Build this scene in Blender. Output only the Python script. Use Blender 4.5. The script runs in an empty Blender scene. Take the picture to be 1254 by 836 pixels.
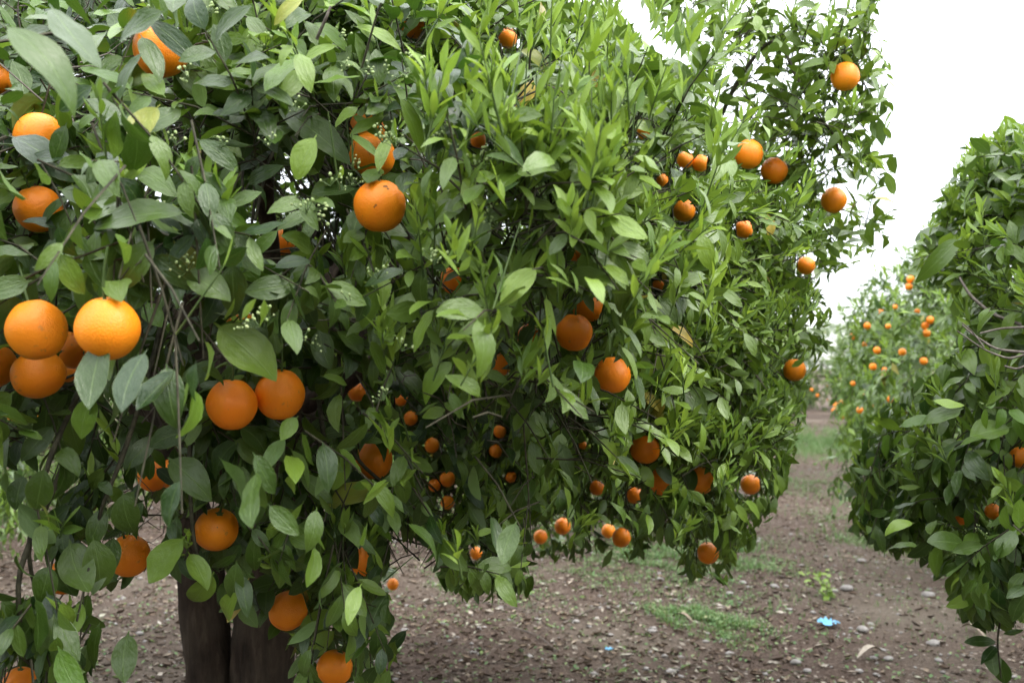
import bpy, math, random
import numpy as np
from mathutils import Vector, Matrix

# ------------------------------------------------------------------ camera, sky, sun, exposure
sc = bpy.context.scene
C = sc.collection
rng = np.random.default_rng(7)
random.seed(7)
W_, H_, F_ = 1254.0, 836.0, 1131.0
HORIZ = 450.0
CAM = np.array([0.0, 0.0, 1.5])
PITCH = math.atan((HORIZ - H_ / 2) / F_)

cam_d = bpy.data.cameras.new('camera')
cam_o = bpy.data.objects.new('camera', cam_d); C.objects.link(cam_o)
cam_d.sensor_width = 36.0
cam_d.lens = 36.0 * F_ / W_
cam_d.clip_start = 0.05; cam_d.clip_end = 3000
cam_o.location = CAM
cam_o.rotation_euler = (math.pi / 2 + PITCH, 0, 0)
cam_d.dof.use_dof = True
cam_d.dof.focus_distance = 1.85
cam_d.dof.aperture_fstop = 5.0
sc.camera = cam_o

SUN_EL, SUN_AZ = math.radians(48), math.radians(112)     # azimuth clockwise from +Y
world = bpy.data.worlds.new('World'); sc.world = world; world.use_nodes = True
wt = world.node_tree; wt.nodes.clear()
def wn(t, **k):
    n = wt.nodes.new(t)
    for a, b in k.items(): setattr(n, a, b)
    return n
sky = wn('ShaderNodeTexSky'); sky.sky_type = 'NISHITA'; sky.sun_disc = False
sky.sun_elevation = SUN_EL; sky.sun_rotation = SUN_AZ
tc = wn('ShaderNodeTexCoord'); sx = wn('ShaderNodeSeparateXYZ')
wt.links.new(tc.outputs['Generated'], sx.inputs[0])
mx = wn('ShaderNodeMath', operation='MAXIMUM'); wt.links.new(sx.outputs['Z'], mx.inputs[0]); mx.inputs[1].default_value = 0
ma = wn('ShaderNodeMath', operation='MULTIPLY_ADD'); wt.links.new(mx.outputs[0], ma.inputs[0])
ma.inputs[1].default_value = 2.15; ma.inputs[2].default_value = 0.60      # overcast sky: brighter towards the zenith
bg1 = wn('ShaderNodeBackground'); bg1.inputs['Color'].default_value = (0.97, 0.985, 1.0, 1)
wt.links.new(ma.outputs[0], bg1.inputs['Strength'])
bg2 = wn('ShaderNodeBackground'); bg2.inputs['Strength'].default_value = 0.05
wt.links.new(sky.outputs[0], bg2.inputs['Color'])
ad = wn('ShaderNodeAddShader'); wo = wn('ShaderNodeOutputWorld')
wt.links.new(bg1.outputs[0], ad.inputs[0]); wt.links.new(bg2.outputs[0], ad.inputs[1]); wt.links.new(ad.outputs[0], wo.inputs[0])

sun_d = bpy.data.lights.new('sun', 'SUN'); sun_d.energy = 1.25; sun_d.angle = math.radians(18); sun_d.color = (1.0, 0.96, 0.9)
sun_o = bpy.data.objects.new('sun', sun_d); C.objects.link(sun_o)
sv = Vector((math.sin(SUN_AZ) * math.cos(SUN_EL), math.cos(SUN_AZ) * math.cos(SUN_EL), math.sin(SUN_EL)))
sun_o.rotation_euler = sv.to_track_quat('Z', 'Y').to_euler()
sc.view_settings.view_transform = 'Standard'; sc.view_settings.look = 'None'
sc.view_settings.exposure = 1.1; sc.view_settings.gamma = 1.0
sc.cycles.max_bounces = 7; sc.cycles.diffuse_bounces = 4; sc.cycles.glossy_bounces = 2; sc.cycles.transmission_bounces = 4

# ------------------------------------------------------------------ helpers
cp, sp = math.cos(PITCH), math.sin(PITCH)
def P(px, py, d):
    """point at depth d (metres along the view axis) seen at photo pixel px, py"""
    x = (px - W_ / 2) / F_ * d; v = (H_ / 2 - py) / F_ * d
    return CAM + np.array([x, d * cp - v * sp, d * sp + v * cp])
def project(p):
    p = np.asarray(p) - CAM
    d = p[..., 1] * cp + p[..., 2] * sp
    v = -p[..., 1] * sp + p[..., 2] * cp
    dd = np.where(d > 1e-3, d, 1e-3)
    return W_ / 2 + p[..., 0] / dd * F_, H_ / 2 - v / dd * F_, d
def norm(v):
    return v / np.maximum(np.linalg.norm(v, axis=-1, keepdims=True), 1e-9)
def tag(o, label=None, cat=None, group=None, kind=None):
    if label: o['label'] = label
    if cat: o['category'] = cat
    if group: o['group'] = group
    if kind: o['kind'] = kind
    return o
def empty(name, loc):
    o = bpy.data.objects.new(name, None); C.objects.link(o); o.location = tuple(loc); o.empty_display_size = .1
    return o
def link(name, me, parent=None, loc=None):
    o = bpy.data.objects.new(name, me); C.objects.link(o)
    if parent: o.parent = parent
    if loc is not None: o.location = tuple(loc)
    return o
def mesh_np(name, verts, faces, mat, uv=None, lf=None, smooth=True):
    """faces: (n,k) array with k = 3 or 4; uv per vertex (n,2); lf per vertex (n,3)"""
    me = bpy.data.meshes.new(name)
    verts = np.ascontiguousarray(verts, dtype=np.float32); faces = np.ascontiguousarray(faces, dtype=np.int32)
    n, k = faces.shape
    me.vertices.add(len(verts)); me.vertices.foreach_set('co', verts.ravel())
    me.loops.add(n * k); me.loops.foreach_set('vertex_index', faces.ravel())
    me.polygons.add(n); me.polygons.foreach_set('loop_start', np.arange(0, n * k, k, dtype=np.int32))
    me.update(calc_edges=True)
    if smooth: me.polygons.foreach_set('use_smooth', np.ones(n, dtype=bool))
    if uv is not None:
        l = me.uv_layers.new(name='UVMap'); l.data.foreach_set('uv', np.ascontiguousarray(uv[faces.ravel()], dtype=np.float32).ravel())
    if lf is not None:
        a = me.attributes.new('lf', 'FLOAT_COLOR', 'POINT')
        c = np.ones((len(verts), 4), dtype=np.float32); c[:, :3] = lf
        a.data.foreach_set('color', c.ravel())
    me.materials.append(mat)
    return me
def tubes(polys, radii, sides=4):
    """polys: list of (m,3) arrays, radii: list of (m,) arrays -> verts, quads"""
    V, Fq, off = [], [], 0
    ang = np.linspace(0, 2 * math.pi, sides, endpoint=False); ca, sa = np.cos(ang), np.sin(ang)
    for p, r in zip(polys, radii):
        p = np.asarray(p, float); r = np.asarray(r, float); m = len(p)
        t = norm(np.gradient(p, axis=0))
        ref = np.array([0.3, 0.9, 0.31]) if abs(t[0, 1]) < 0.8 else np.array([1.0, 0.1, 0])
        a = norm(np.cross(t, ref)); b = np.cross(t, a)
        ring = p[:, None] + r[:, None, None] * (a[:, None] * ca[None, :, None] + b[:, None] * sa[None, :, None])
        V.append(ring.reshape(-1, 3))
        i = np.arange(m - 1)[:, None] * sides; j = np.arange(sides)[None]; j2 = (j + 1) % sides
        Fq.append(np.stack([i + j, i + j2, i + sides + j2, i + sides + j], -1).reshape(-1, 4) + off)
        off += m * sides
    return np.concatenate(V), np.concatenate(Fq)
def vnoise(p, seed=0, scale=1.0):
    """cheap smooth noise in -1..1 from summed sines"""
    r = np.random.default_rng(seed); p = np.asarray(p) * scale; s = 0; tot = 0
    for k in range(9):
        f = norm(r.normal(size=3)) * (1.0 * 1.35 ** k); a = 1.0 / 1.25 ** k
        s = s + a * np.sin(p @ f + r.uniform(0, 6.28)); tot += a
    return s / tot * 2.2

# ------------------------------------------------------------------ materials
def mat(name):
    m = bpy.data.materials.new(name); m.use_nodes = True; nt = m.node_tree; nt.nodes.clear()
    return m, nt
class NT:
    def __init__(s, nt): s.t = nt
    def n(s, ty, ins=None, **k):
        n = s.t.nodes.new(ty)
        for a, b in k.items(): setattr(n, a, b)
        for a, b in (ins or {}).items():
            if hasattr(b, 'is_output'): s.t.links.new(b, n.inputs[a])
            else: n.inputs[a].default_value = b
        return n
    def math(s, op, a, b=0.0, c=0.0, clamp=False):
        return s.n('ShaderNodeMath', {0: a, 1: b, 2: c}, operation=op, use_clamp=clamp).outputs[0]
    def mix(s, f, a, b):
        n = s.t.nodes.new('ShaderNodeMix'); n.data_type = 'RGBA'
        for i, v in ((0, f), (6, a), (7, b)):
            if hasattr(v, 'is_output'): s.t.links.new(v, n.inputs[i])
            else: n.inputs[i].default_value = v if i == 0 else (*v, 1) if len(v) == 3 else v
        return n.outputs[2]
    def ramp(s, f, stops):
        n = s.t.nodes.new('ShaderNodeValToRGB'); s.t.links.new(f, n.inputs[0]); e = n.color_ramp.elements
        while len(e) < len(stops): e.new(0.5)
        for x, (p, c) in zip(e, stops): x.position = p; x.color = (*c, 1) if len(c) == 3 else c
        return n.outputs[0]
    def noise(s, scale, detail=3, vec=None, rough=.5):
        ins = {'Scale': scale, 'Detail': detail, 'Roughness': rough}
        if vec is not None: ins['Vector'] = vec
        return s.n('ShaderNodeTexNoise', ins).outputs['Fac']
    def out(s, sh): s.n('ShaderNodeOutputMaterial', {'Surface': sh})

def leaf_material():
    m, nt = mat('citrus leaf'); g = NT(nt)
    at = g.n('ShaderNodeAttribute', attribute_name='lf')
    sp_ = g.n('ShaderNodeSeparateColor', {0: at.outputs['Color']})
    tint, young, old = sp_.outputs[0], sp_.outputs[1], sp_.outputs[2]
    uv = g.n('ShaderNodeUVMap').outputs[0]
    su = g.n('ShaderNodeSeparateXYZ', {0: uv}); u, v = su.outputs[0], su.outputs[1]
    tco = g.n('ShaderNodeTexCoord').outputs['Object']
    au = g.math('ABSOLUTE', g.math('SUBTRACT', u, 0.5))                 # 0 at the midrib, .5 at the edge
    rib = g.math('SUBTRACT', 1.0, g.math('DIVIDE', au, 0.035, clamp=True), clamp=True)
    side = g.math('SINE', g.math('MULTIPLY', g.math('SUBTRACT', v, g.math('MULTIPLY', au, 0.55)), 62.0))
    vein = g.math('POWER', g.math('MAXIMUM', side, 0.0), 6.0)
    mott = g.noise(38.0, 4, uv, .6)
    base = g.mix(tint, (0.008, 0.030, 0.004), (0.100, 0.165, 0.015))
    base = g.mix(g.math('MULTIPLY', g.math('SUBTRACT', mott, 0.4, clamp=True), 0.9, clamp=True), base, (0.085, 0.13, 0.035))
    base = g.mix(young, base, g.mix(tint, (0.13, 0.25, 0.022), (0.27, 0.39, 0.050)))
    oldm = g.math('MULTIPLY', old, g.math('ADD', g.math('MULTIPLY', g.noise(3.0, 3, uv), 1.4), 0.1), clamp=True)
    base = g.mix(oldm, base, (0.52, 0.36, 0.07))
    base = g.mix(g.math('MULTIPLY', rib, 0.42), base, g.mix(old, (0.17, 0.26, 0.07), (0.55, 0.45, 0.15)))
    base = g.mix(g.math('MULTIPLY', vein, 0.08), base, (0.14, 0.22, 0.06))
    edge = g.math('GREATER_THAN', au, 0.485)
    base = g.mix(g.math('MULTIPLY', edge, .35), base, (0.2, 0.26, 0.09))
    geo = g.n('ShaderNodeNewGeometry')
    under = g.mix(0.6, base, (0.115, 0.185, 0.050))
    col = g.mix(geo.outputs['Backfacing'], base, under)
    dust = g.noise(9.0, 5, tco, .65)
    col = g.mix(g.math('MULTIPLY', g.math('SUBTRACT', dust, 0.5, clamp=True), 0.8), col, (0.12, 0.135, 0.08))
    quilt = g.noise(7.0, 2, uv)
    h = g.math('ADD', g.math('ADD', g.math('MULTIPLY', rib, -0.8), g.math('MULTIPLY', quilt, 2.5)), g.math('ADD', g.math('MULTIPLY', vein, -0.12), g.math('MULTIPLY', mott, 0.5)))
    bump = g.n('ShaderNodeBump', {'Strength': 0.45, 'Distance': 0.0014, 'Height': h})
    rough = g.math('ADD', g.math('MULTIPLY', geo.outputs['Backfacing'], 0.25), g.math('ADD', 0.20, g.math('MULTIPLY', dust, 0.28)))
    pb = g.n('ShaderNodeBsdfPrincipled', {'Base Color': col, 'Roughness': rough, 'Specular IOR Level': 0.45, 'Normal': bump.outputs[0]})
    tcol = g.mix(young, g.mix(tint, (0.10, 0.24, 0.02), (0.22, 0.36, 0.03)), (0.42, 0.60, 0.06))
    tcol = g.mix(old, tcol, (0.7, 0.45, 0.08))
    tl = g.n('ShaderNodeBsdfTranslucent', {'Color': tcol})
    mixs = g.n('ShaderNodeMixShader', {0: g.math('ADD', 0.11, g.math('MULTIPLY', young, 0.20)), 1: pb.outputs[0], 2: tl.outputs[0]})
    g.out(mixs.outputs[0])
    return m
M_LEAF = leaf_material()

def peel_material():
    m, nt = mat('orange peel'); g = NT(nt)
    oi = g.n('ShaderNodeObjectInfo'); tco = g.n('ShaderNodeTexCoord').outputs['Object']
    off = g.n('ShaderNodeVectorMath', {0: tco, 1: oi.outputs['Location']}, operation='ADD').outputs[0]
    big = g.noise(26.0, 3, off)
    col = g.mix(oi.outputs['Random'], (0.93, 0.225, 0.005), (0.96, 0.28, 0.008))
    col = g.mix(g.math('MULTIPLY', g.math('SUBTRACT', big, .4, clamp=True), 1.6, clamp=True), col, (0.96, 0.31, 0.012))
    spot = g.noise(70.0, 2, off); zone = g.noise(18.0, 1, off)
    sm = g.math('MULTIPLY', g.math('GREATER_THAN', spot, 0.755), g.math('GREATER_THAN', zone, 0.60))
    col = g.mix(g.math('MULTIPLY', sm, .75), col, (0.09, 0.035, 0.012))
    scf = g.math('GREATER_THAN', g.noise(34.0, 6, off, .7), 0.65)
    col = g.mix(g.math('MULTIPLY', scf, .45), col, (0.40, 0.17, 0.05))
    pores = g.n('ShaderNodeTexVoronoi', {'Vector': off, 'Scale': 420.0, 'Randomness': 1.0}).outputs['Distance']
    h = g.math('ADD', g.math('MULTIPLY', g.math('MINIMUM', pores, .6), 1.0), g.math('MULTIPLY', big, 1.5))
    bump = g.n('ShaderNodeBump', {'Strength': 0.7, 'Distance': 0.0010, 'Height': h})
    pb = g.n('ShaderNodeBsdfPrincipled', {'Base Color': col, 'Roughness': 0.42, 'Specular IOR Level': 0.42, 'Normal': bump.outputs[0],
        'Subsurface Weight': 0.12, 'Subsurface Scale': 0.006, 'Subsurface Radius': (1.0, .35, .05)})
    g.out(pb.outputs[0]); return m
M_PEEL = peel_material()

def simple(name, stops, scale, rough=.8, bump=.4, dist=.003, detail=6, coord='Object', spec=.3):
    m, nt = mat(name); g = NT(nt)
    tco = g.n('ShaderNodeTexCoord').outputs[coord]
    f = g.noise(scale, detail, tco, .6)
    col = g.ramp(f, stops)
    b = g.n('ShaderNodeBump', {'Strength': bump, 'Distance': dist, 'Height': f})
    pb = g.n('ShaderNodeBsdfPrincipled', {'Base Color': col, 'Roughness': rough, 'Normal': b.outputs[0], 'Specular IOR Level': spec})
    g.out(pb.outputs[0]); return m
def bark_material():
    m, nt = mat('bark'); g = NT(nt)
    tco = g.n('ShaderNodeTexCoord').outputs['Object']
    mp = g.n('ShaderNodeMapping', {'Vector': tco, 'Scale': (1, 1, 0.22)}).outputs[0]
    f = g.noise(34.0, 8, mp, .65); f2 = g.noise(5.0, 4, tco)
    col = g.ramp(f, [(.3, (.010, .007, .005)), (.52, (.042, .028, .020)), (.75, (.10, .075, .055))])
    col = g.mix(g.math('MULTIPLY', g.math('SUBTRACT', f2, .42, clamp=True), 2.2, clamp=True), col, (.085, .068, .05))
    b = g.n('ShaderNodeBump', {'Strength': 1.0, 'Distance': .02, 'Height': f})
    pb = g.n('ShaderNodeBsdfPrincipled', {'Base Color': col, 'Roughness': .9, 'Normal': b.outputs[0], 'Specular IOR Level': .2})
    g.out(pb.outputs[0]); return m
M_BARK = bark_material()
M_TWIG = simple('twig bark', [(.35, (.025, .022, .012)), (.7, (.075, .068, .04))], 60)
M_DRY = simple('dry grey twig', [(.35, (.07, .056, .045)), (.7, (.20, .17, .145))], 80)
M_GSTEM = simple('green stem', [(.35, (.045, .085, .022)), (.7, (.11, .155, .045))], 40, rough=.5)
M_BUD = simple('flower bud', [(.35, (.26, .36, .12)), (.7, (.46, .52, .26))], 90, rough=.45)
M_CALYX = simple('calyx', [(.35, (.07, .11, .03)), (.7, (.16, .17, .06))], 120, rough=.7)
M_STONE = simple('stone', [(.3, (.13, .115, .105)), (.6, (.27, .25, .235)), (.8, (.42, .40, .38))], 18, detail=8)
M_SCRAP = simple('blue plastic', [(.3, (.07, .24, .40)), (.7, (.16, .42, .62))], 30, rough=.4)

def litter_material():
    m, nt = mat('leaf litter'); g = NT(nt)
    at = g.n('ShaderNodeAttribute', attribute_name='lf')
    s_ = g.n('ShaderNodeSeparateColor', {0: at.outputs['Color']})
    col = g.ramp(s_.outputs[0], [(0, (.032, .021, .015)), (.3, (.10, .066, .044)), (.55, (.22, .165, .115)), (.75, (.34, .285, .22)), (.93, (.52, .48, .42)), (1, (.16, .24, .07))])
    f = g.noise(60, 4, g.n('ShaderNodeTexCoord').outputs['Object'])
    col = g.mix(g.math('MULTIPLY', f, .5), col, (.08, .05, .035))
    pb = g.n('ShaderNodeBsdfPrincipled', {'Base Color': col, 'Roughness': .75, 'Specular IOR Level': .3})
    g.out(pb.outputs[0]); return m
M_LITTER = litter_material()
def grass_material():
    m, nt = mat('grass blades'); g = NT(nt)
    at = g.n('ShaderNodeAttribute', attribute_name='lf')
    s_ = g.n('ShaderNodeSeparateColor', {0: at.outputs['Color']})
    col = g.ramp(s_.outputs[0], [(0, (.035, .085, .03)), (.55, (.09, .17, .055)), (.85, (.17, .23, .10)), (1, (.34, .30, .16))])
    pb = g.n('ShaderNodeBsdfPrincipled', {'Base Color': col, 'Roughness': .6, 'Specular IOR Level': .3})
    tl = g.n('ShaderNodeBsdfTranslucent', {'Color': g.mix(.5, col, (.3, .5, .08))})
    g.out(g.n('ShaderNodeMixShader', {0: .25, 1: pb.outputs[0], 2: tl.outputs[0]}).outputs[0]); return m
M_GRASS = grass_material()
def soil_material():
    m, nt = mat('orchard soil'); g = NT(nt)
    tco = g.n('ShaderNodeTexCoord').outputs['Object']
    big = g.noise(.55, 4, tco); mid = g.noise(5.0, 6, tco, .6); fine = g.noise(55.0, 8, tco, .7)
    col = g.ramp(fine, [(.30, (.030, .021, .016)), (.48, (.076, .054, .042)), (.62, (.16, .125, .10)), (.74, (.33, .29, .24))])
    col = g.mix(g.math('MULTIPLY', mid, .55), col, (.085, .050, .037))
    col = g.mix(g.math('MULTIPLY', g.math('SUBTRACT', big, .48, clamp=True), 2.2, clamp=True), col, (.20, .175, .135))
    vo = g.n('ShaderNodeTexVoronoi', {'Vector': tco, 'Scale': 30.0})
    chip = g.math('GREATER_THAN', g.n('ShaderNodeSeparateColor', {0: vo.outputs['Color']}).outputs[0], .86)
    near = g.math('LESS_THAN', vo.outputs['Distance'], .33)
    col = g.mix(g.math('MULTIPLY', g.math('MULTIPLY', chip, near), .8), col, (.34, .29, .24))
    h = g.math('ADD', g.math('MULTIPLY', mid, 1.0), g.math('MULTIPLY', fine, .5))
    b = g.n('ShaderNodeBump', {'Strength': 1.0, 'Distance': .06, 'Height': h})
    pb = g.n('ShaderNodeBsdfPrincipled', {'Base Color': col, 'Roughness': .95, 'Normal': b.outputs[0], 'Specular IOR Level': .15})
    g.out(pb.outputs[0]); return m
M_SOIL = soil_material()

# ------------------------------------------------------------------ the ground
ROWD = np.array([0.335, 0.942])                   # the direction of the rows and of the path
def gh(x, y):
    p = np.stack([np.asarray(x, float), np.asarray(y, float), np.zeros_like(np.asarray(x, float))], -1)
    lat = p[..., 0] * ROWD[1] - p[..., 1] * ROWD[0]
    fade = np.clip(1 - np.hypot(p[..., 0], p[..., 1]) / 60, 0, 1)
    h = 0.035 * vnoise(p, 3, 1.1) + 0.022 * vnoise(p, 4, 5.0) + 0.010 * vnoise(p, 5, 17.0)
    h = h + 0.05 * np.exp(-((np.abs(lat) - 1.6) / .7) ** 2) - 0.02
    return h * fade
def axis(lo, hi, step, far):
    a = np.arange(lo, hi, step); g, s, x = [], step, hi
    while x < far: s *= 1.25; g.append(x); x += s
    g2, s, x = [], step, lo - step
    while x > -far: g2.append(x); s *= 1.25; x -= s
    return np.concatenate([g2[::-1], a, g])
gx, gy = axis(-7, 9, .09, 900), axis(2.2, 13, .085, 900)
GX, GY = np.meshgrid(gx, gy)
gv = np.stack([GX, GY, gh(GX, GY)], -1).reshape(-1, 3)
ny, nx = GX.shape
ii = (np.arange(ny - 1)[:, None] * nx + np.arange(nx - 1)[None]).ravel()
gf = np.stack([ii, ii + 1, ii + nx + 1, ii + nx], -1)
tag(link('ground', mesh_np('ground', gv, gf, M_SOIL)), 'brown bare orchard soil between and under the citrus rows', kind='structure')

# ------------------------------------------------------------------ leaves
def leaf_template(hi, v, kind):
    """unit leaf: x across (-.5..5 * width), y along 0..1, z up; returns verts, quads, uv"""
    r = np.random.default_rng(100 + v * 7 + (0 if kind == 'm' else 50))
    if kind == 'm':
        if hi == 2: t = np.array([0, .09, .13, .20, .30, .42, .54, .66, .77, .87, .95, 1.0])
        elif hi == 1: t = np.array([0, .09, .17, .32, .52, .72, .88, 1.0])
        elif hi == 0: t = np.array([0, .22, .62, 1.0])
        else: t = np.array([0, .45, 1.0])
        if hi < 1: t = t * 1.0
        q = np.clip((t - .085) / .915, 0, 1); e1, e2 = r.uniform(.55, .85), r.uniform(.75, 1.05)
        w = q ** e1 * (1 - q) ** e2; w = w / w.max(); w = np.maximum(w, .045); w[0] = .035; w[-1] = .02
    else:
        if hi > 0: t = np.array([0, .08, .3, .55, .8, 1.0]); w = np.array([.08, .25, .85, 1.0, .6, .03])
        elif hi == 0: t = np.array([0, .35, .75, 1.0]); w = np.array([.1, .95, .75, .04])
        else: t = np.array([0, .5, 1.0]); w = np.array([.1, 1.0, .05])
    t = t.copy()
    asym = r.uniform(-.06, .06)
    cols = np.array([-1, 0, 1.0])
    bend = r.uniform(-.3, .95) if kind == 'm' else r.uniform(-.25, .35)
    fold = r.uniform(.05, .55) if kind == 'm' else r.uniform(.35, .9)
    twist = r.uniform(-.8, .8); sway = r.uniform(-.10, .10)
    wav, ph = r.uniform(.015, .06), r.uniform(0, 6)
    V, U = [], []
    for ti, wi in zip(t, w):
        s = ti
        y = s - .18 * bend * bend * s ** 3; z = -bend * .55 * s * s
        xc = sway * math.sin(s * 2.6)
        tw = twist * s * s
        for c in cols:
            hw = .5 * wi * (1 + (asym if c > 0 else -asym))
            x = c * hw
            zz = abs(c) * hw * fold * .8 + (wav * math.sin(ti * 13 + ph + c * 1.9) * abs(c) * min(1, wi * 1.5) if kind == 'm' else 0)
            if hi == 2 and abs(c) == .5: zz += .018 * wi
            V.append((x * math.cos(tw) - zz * math.sin(tw), y, z, zz * math.cos(tw) + x * math.sin(tw), xc)); U.append((c * .5 + .5, ti))
    V = np.array(V)
    nc = len(cols); m = len(t)
    i = np.arange(m - 1)[:, None] * nc + np.arange(nc - 1)[None]
    Fq = np.stack([i, i + 1, i + nc + 1, i + nc], -1).reshape(-1, 4)
    return V, Fq, np.array(U)          # V: x(width units), y, z(length units), z(width units), x shift (length units)
NV = 12
# leaf blades
TPL = {(hi, k): [leaf_template(hi, v, k) for v in range(NV)] for hi in (-1, 0, 1, 2) for k in 'my'}

class Leaves:
    """arrays of leaves"""
    keys = ('pos', 'dir', 'nrm', 'L', 'W', 'kind', 'tint', 'young', 'old', 'var')
    def __init__(s): s.a = {k: [] for k in s.keys}
    def add(s, **k):
        n = len(k['L'])
        k.setdefault('old', np.zeros(n)); k.setdefault('var', rng.integers(0, NV, n))
        for q in s.keys: s.a[q].append(np.asarray(k[q]))
    def done(s):
        for q in s.keys: setattr(s, q, np.concatenate(s.a[q]))
        d = norm(s.dir); n = norm(s.nrm - (s.nrm * d).sum(-1, keepdims=True) * d)
        s.dir, s.nrm, s.side = d, n, np.cross(d, n)
        return s
    def keep(s, m):
        for q in s.keys + ('side',): setattr(s, q, getattr(s, q)[m])
    def mesh(s, name, base, hi_near):
        """hi_near: per-leaf 0/1 detail"""
        Vs, Fs, Us, Ls, off = [], [], [], [], 0
        for k, kn in ((0, 'm'), (1, 'y')):
            for hi in (-1, 0, 1):
                for v in range(NV):
                    sel = np.nonzero((s.kind == k) & (s.var == v) & (hi_near == hi))[0]
                    if not len(sel): continue
                    TV, TF, TU = TPL[(hi, kn)][v]
                    L = s.L[sel][:, None, None]; Wd = (s.L * s.W)[sel][:, None, None]
                    o = (s.pos[sel] - base)[:, None] + s.side[sel][:, None] * (Wd * TV[None, :, 0:1] + L * TV[None, :, 4:5]) \
                        + s.dir[sel][:, None] * (L * TV[None, :, 1:2]) + s.nrm[sel][:, None] * (L * TV[None, :, 2:3] + Wd * TV[None, :, 3:4])
                    m = len(TV); n = len(sel)
                    Vs.append(o.reshape(-1, 3)); Us.append(np.tile(TU, (n, 1)))
                    Fs.append((TF[None] + (np.arange(n) * m)[:, None, None] + off).reshape(-1, 4))
                    Ls.append(np.repeat(np.stack([s.tint[sel], s.young[sel], s.old[sel]], -1), m, 0))
                    off += n * m
        return mesh_np(name, np.concatenate(Vs), np.concatenate(Fs), M_LEAF, np.concatenate(Us), np.concatenate(Ls))

_leafmesh = {}
def leaf_obj(parent, base, pos, d, n, L, W, kind, tint, young, old, var, name='leaf', label=None):
    ti, yo, ol = round(float(tint) * 5) / 5, round(float(young) * 2) / 2, round(float(old) * 3) / 3
    # the blade's fold is in width units: bake the width ratio in a few steps
    wr = round(float(W) * 20) / 20
    key = (int(kind), int(var), ti, yo, ol, wr)
    if key not in _leafmesh:
        TV, TF, TU = TPL[(2, 'my'[int(kind)])][int(var)]
        V = np.stack([TV[:, 0] * wr + TV[:, 4], TV[:, 1], TV[:, 2] + TV[:, 3] * wr], -1)
        _leafmesh[key] = mesh_np('leaf', V, TF, M_LEAF, TU, np.tile([ti, yo, ol], (len(V), 1)))
    o = link(name, _leafmesh[key], parent)
    s_ = np.cross(d, n)
    m = Matrix(((s_[0], d[0], n[0], 0), (s_[1], d[1], n[1], 0), (s_[2], d[2], n[2], 0), (0, 0, 0, 1)))
    o.matrix_local = Matrix.Translation(Vector(tuple(pos - base))) @ m @ Matrix.Scale(float(L), 4)
    if label: o['label'] = label
    return o

UP = np.array([0, 0, 1.0])
MATURE = [1.0]
def shoots(LV, base, dirs, length, K, kind, out, Lm, Wm, droop, tint, a=.55, b=.9, c=0.0, youngv=None, nup=.75, jit=.42, oldp=0.0):
    """S shoots of K leaves each; returns stem polylines"""
    S = len(base); length = np.asarray(length)[:, None]
    dirs = norm(dirs)
    k = np.arange(K)[None, :]
    t = (k + rng.uniform(.1, .9, (S, K))) / K
    t = .12 + .88 * t
    g = -UP * droop
    pos = base[:, None] + dirs[:, None] * (length * t)[..., None] + g * (length * t * t)[..., None]
    tan = norm(dirs[:, None] + 2 * g * t[..., None])
    ref = norm(np.cross(dirs, np.array([.31, .2, .93])))
    r1 = norm(np.cross(tan, ref[:, None])); r2 = np.cross(tan, r1)
    ang = 2.4 * k + rng.uniform(0, 6.28, (S, 1)) + rng.normal(0, .35, (S, K))
    rad = r1 * np.cos(ang)[..., None] + r2 * np.sin(ang)[..., None]
    aa = (a + .9 * t ** 3)[..., None]
    d = norm(tan * aa + rad * b + rng.normal(0, .18, (S, K, 3)) - UP * c)
    n = norm(out[:, None] * .55 + UP * nup + tan * .25 + rng.normal(0, jit, (S, K, 3)))
    L = Lm * rng.uniform(.62, 1.22, (S, K)) * (1 - .25 * t ** 4)
    N = S * K
    tt = np.clip(np.asarray(tint).reshape(-1, 1) * np.ones((S, K)) + rng.normal(0, .17, (S, K)), 0, 1)
    yv = (np.clip(rng.uniform(-.9, .55, (S, 1)) * np.ones((S, K)) * MATURE[0] + rng.normal(0, .06, (S, K)), 0, .6) if youngv is None else np.clip(np.asarray(youngv).reshape(-1, 1) + rng.normal(0, .12, (S, K)), 0, 1))
    od = np.where(rng.uniform(size=(S, K)) < oldp, rng.uniform(.35, 1, (S, K)), 0)
    LV.add(pos=pos.reshape(-1, 3), dir=d.reshape(-1, 3), nrm=n.reshape(-1, 3), L=L.ravel(), W=(Wm * rng.uniform(.85, 1.15, (S, K))).ravel(),
           kind=np.full(N, kind), tint=tt.ravel(), young=yv.ravel(), old=od.ravel())
    q = np.linspace(0, 1, 3)[None, :, None]
    return base[:, None] + dirs[:, None] * (length[..., None] * q) + g * (length[..., None] * q * q)

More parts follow.
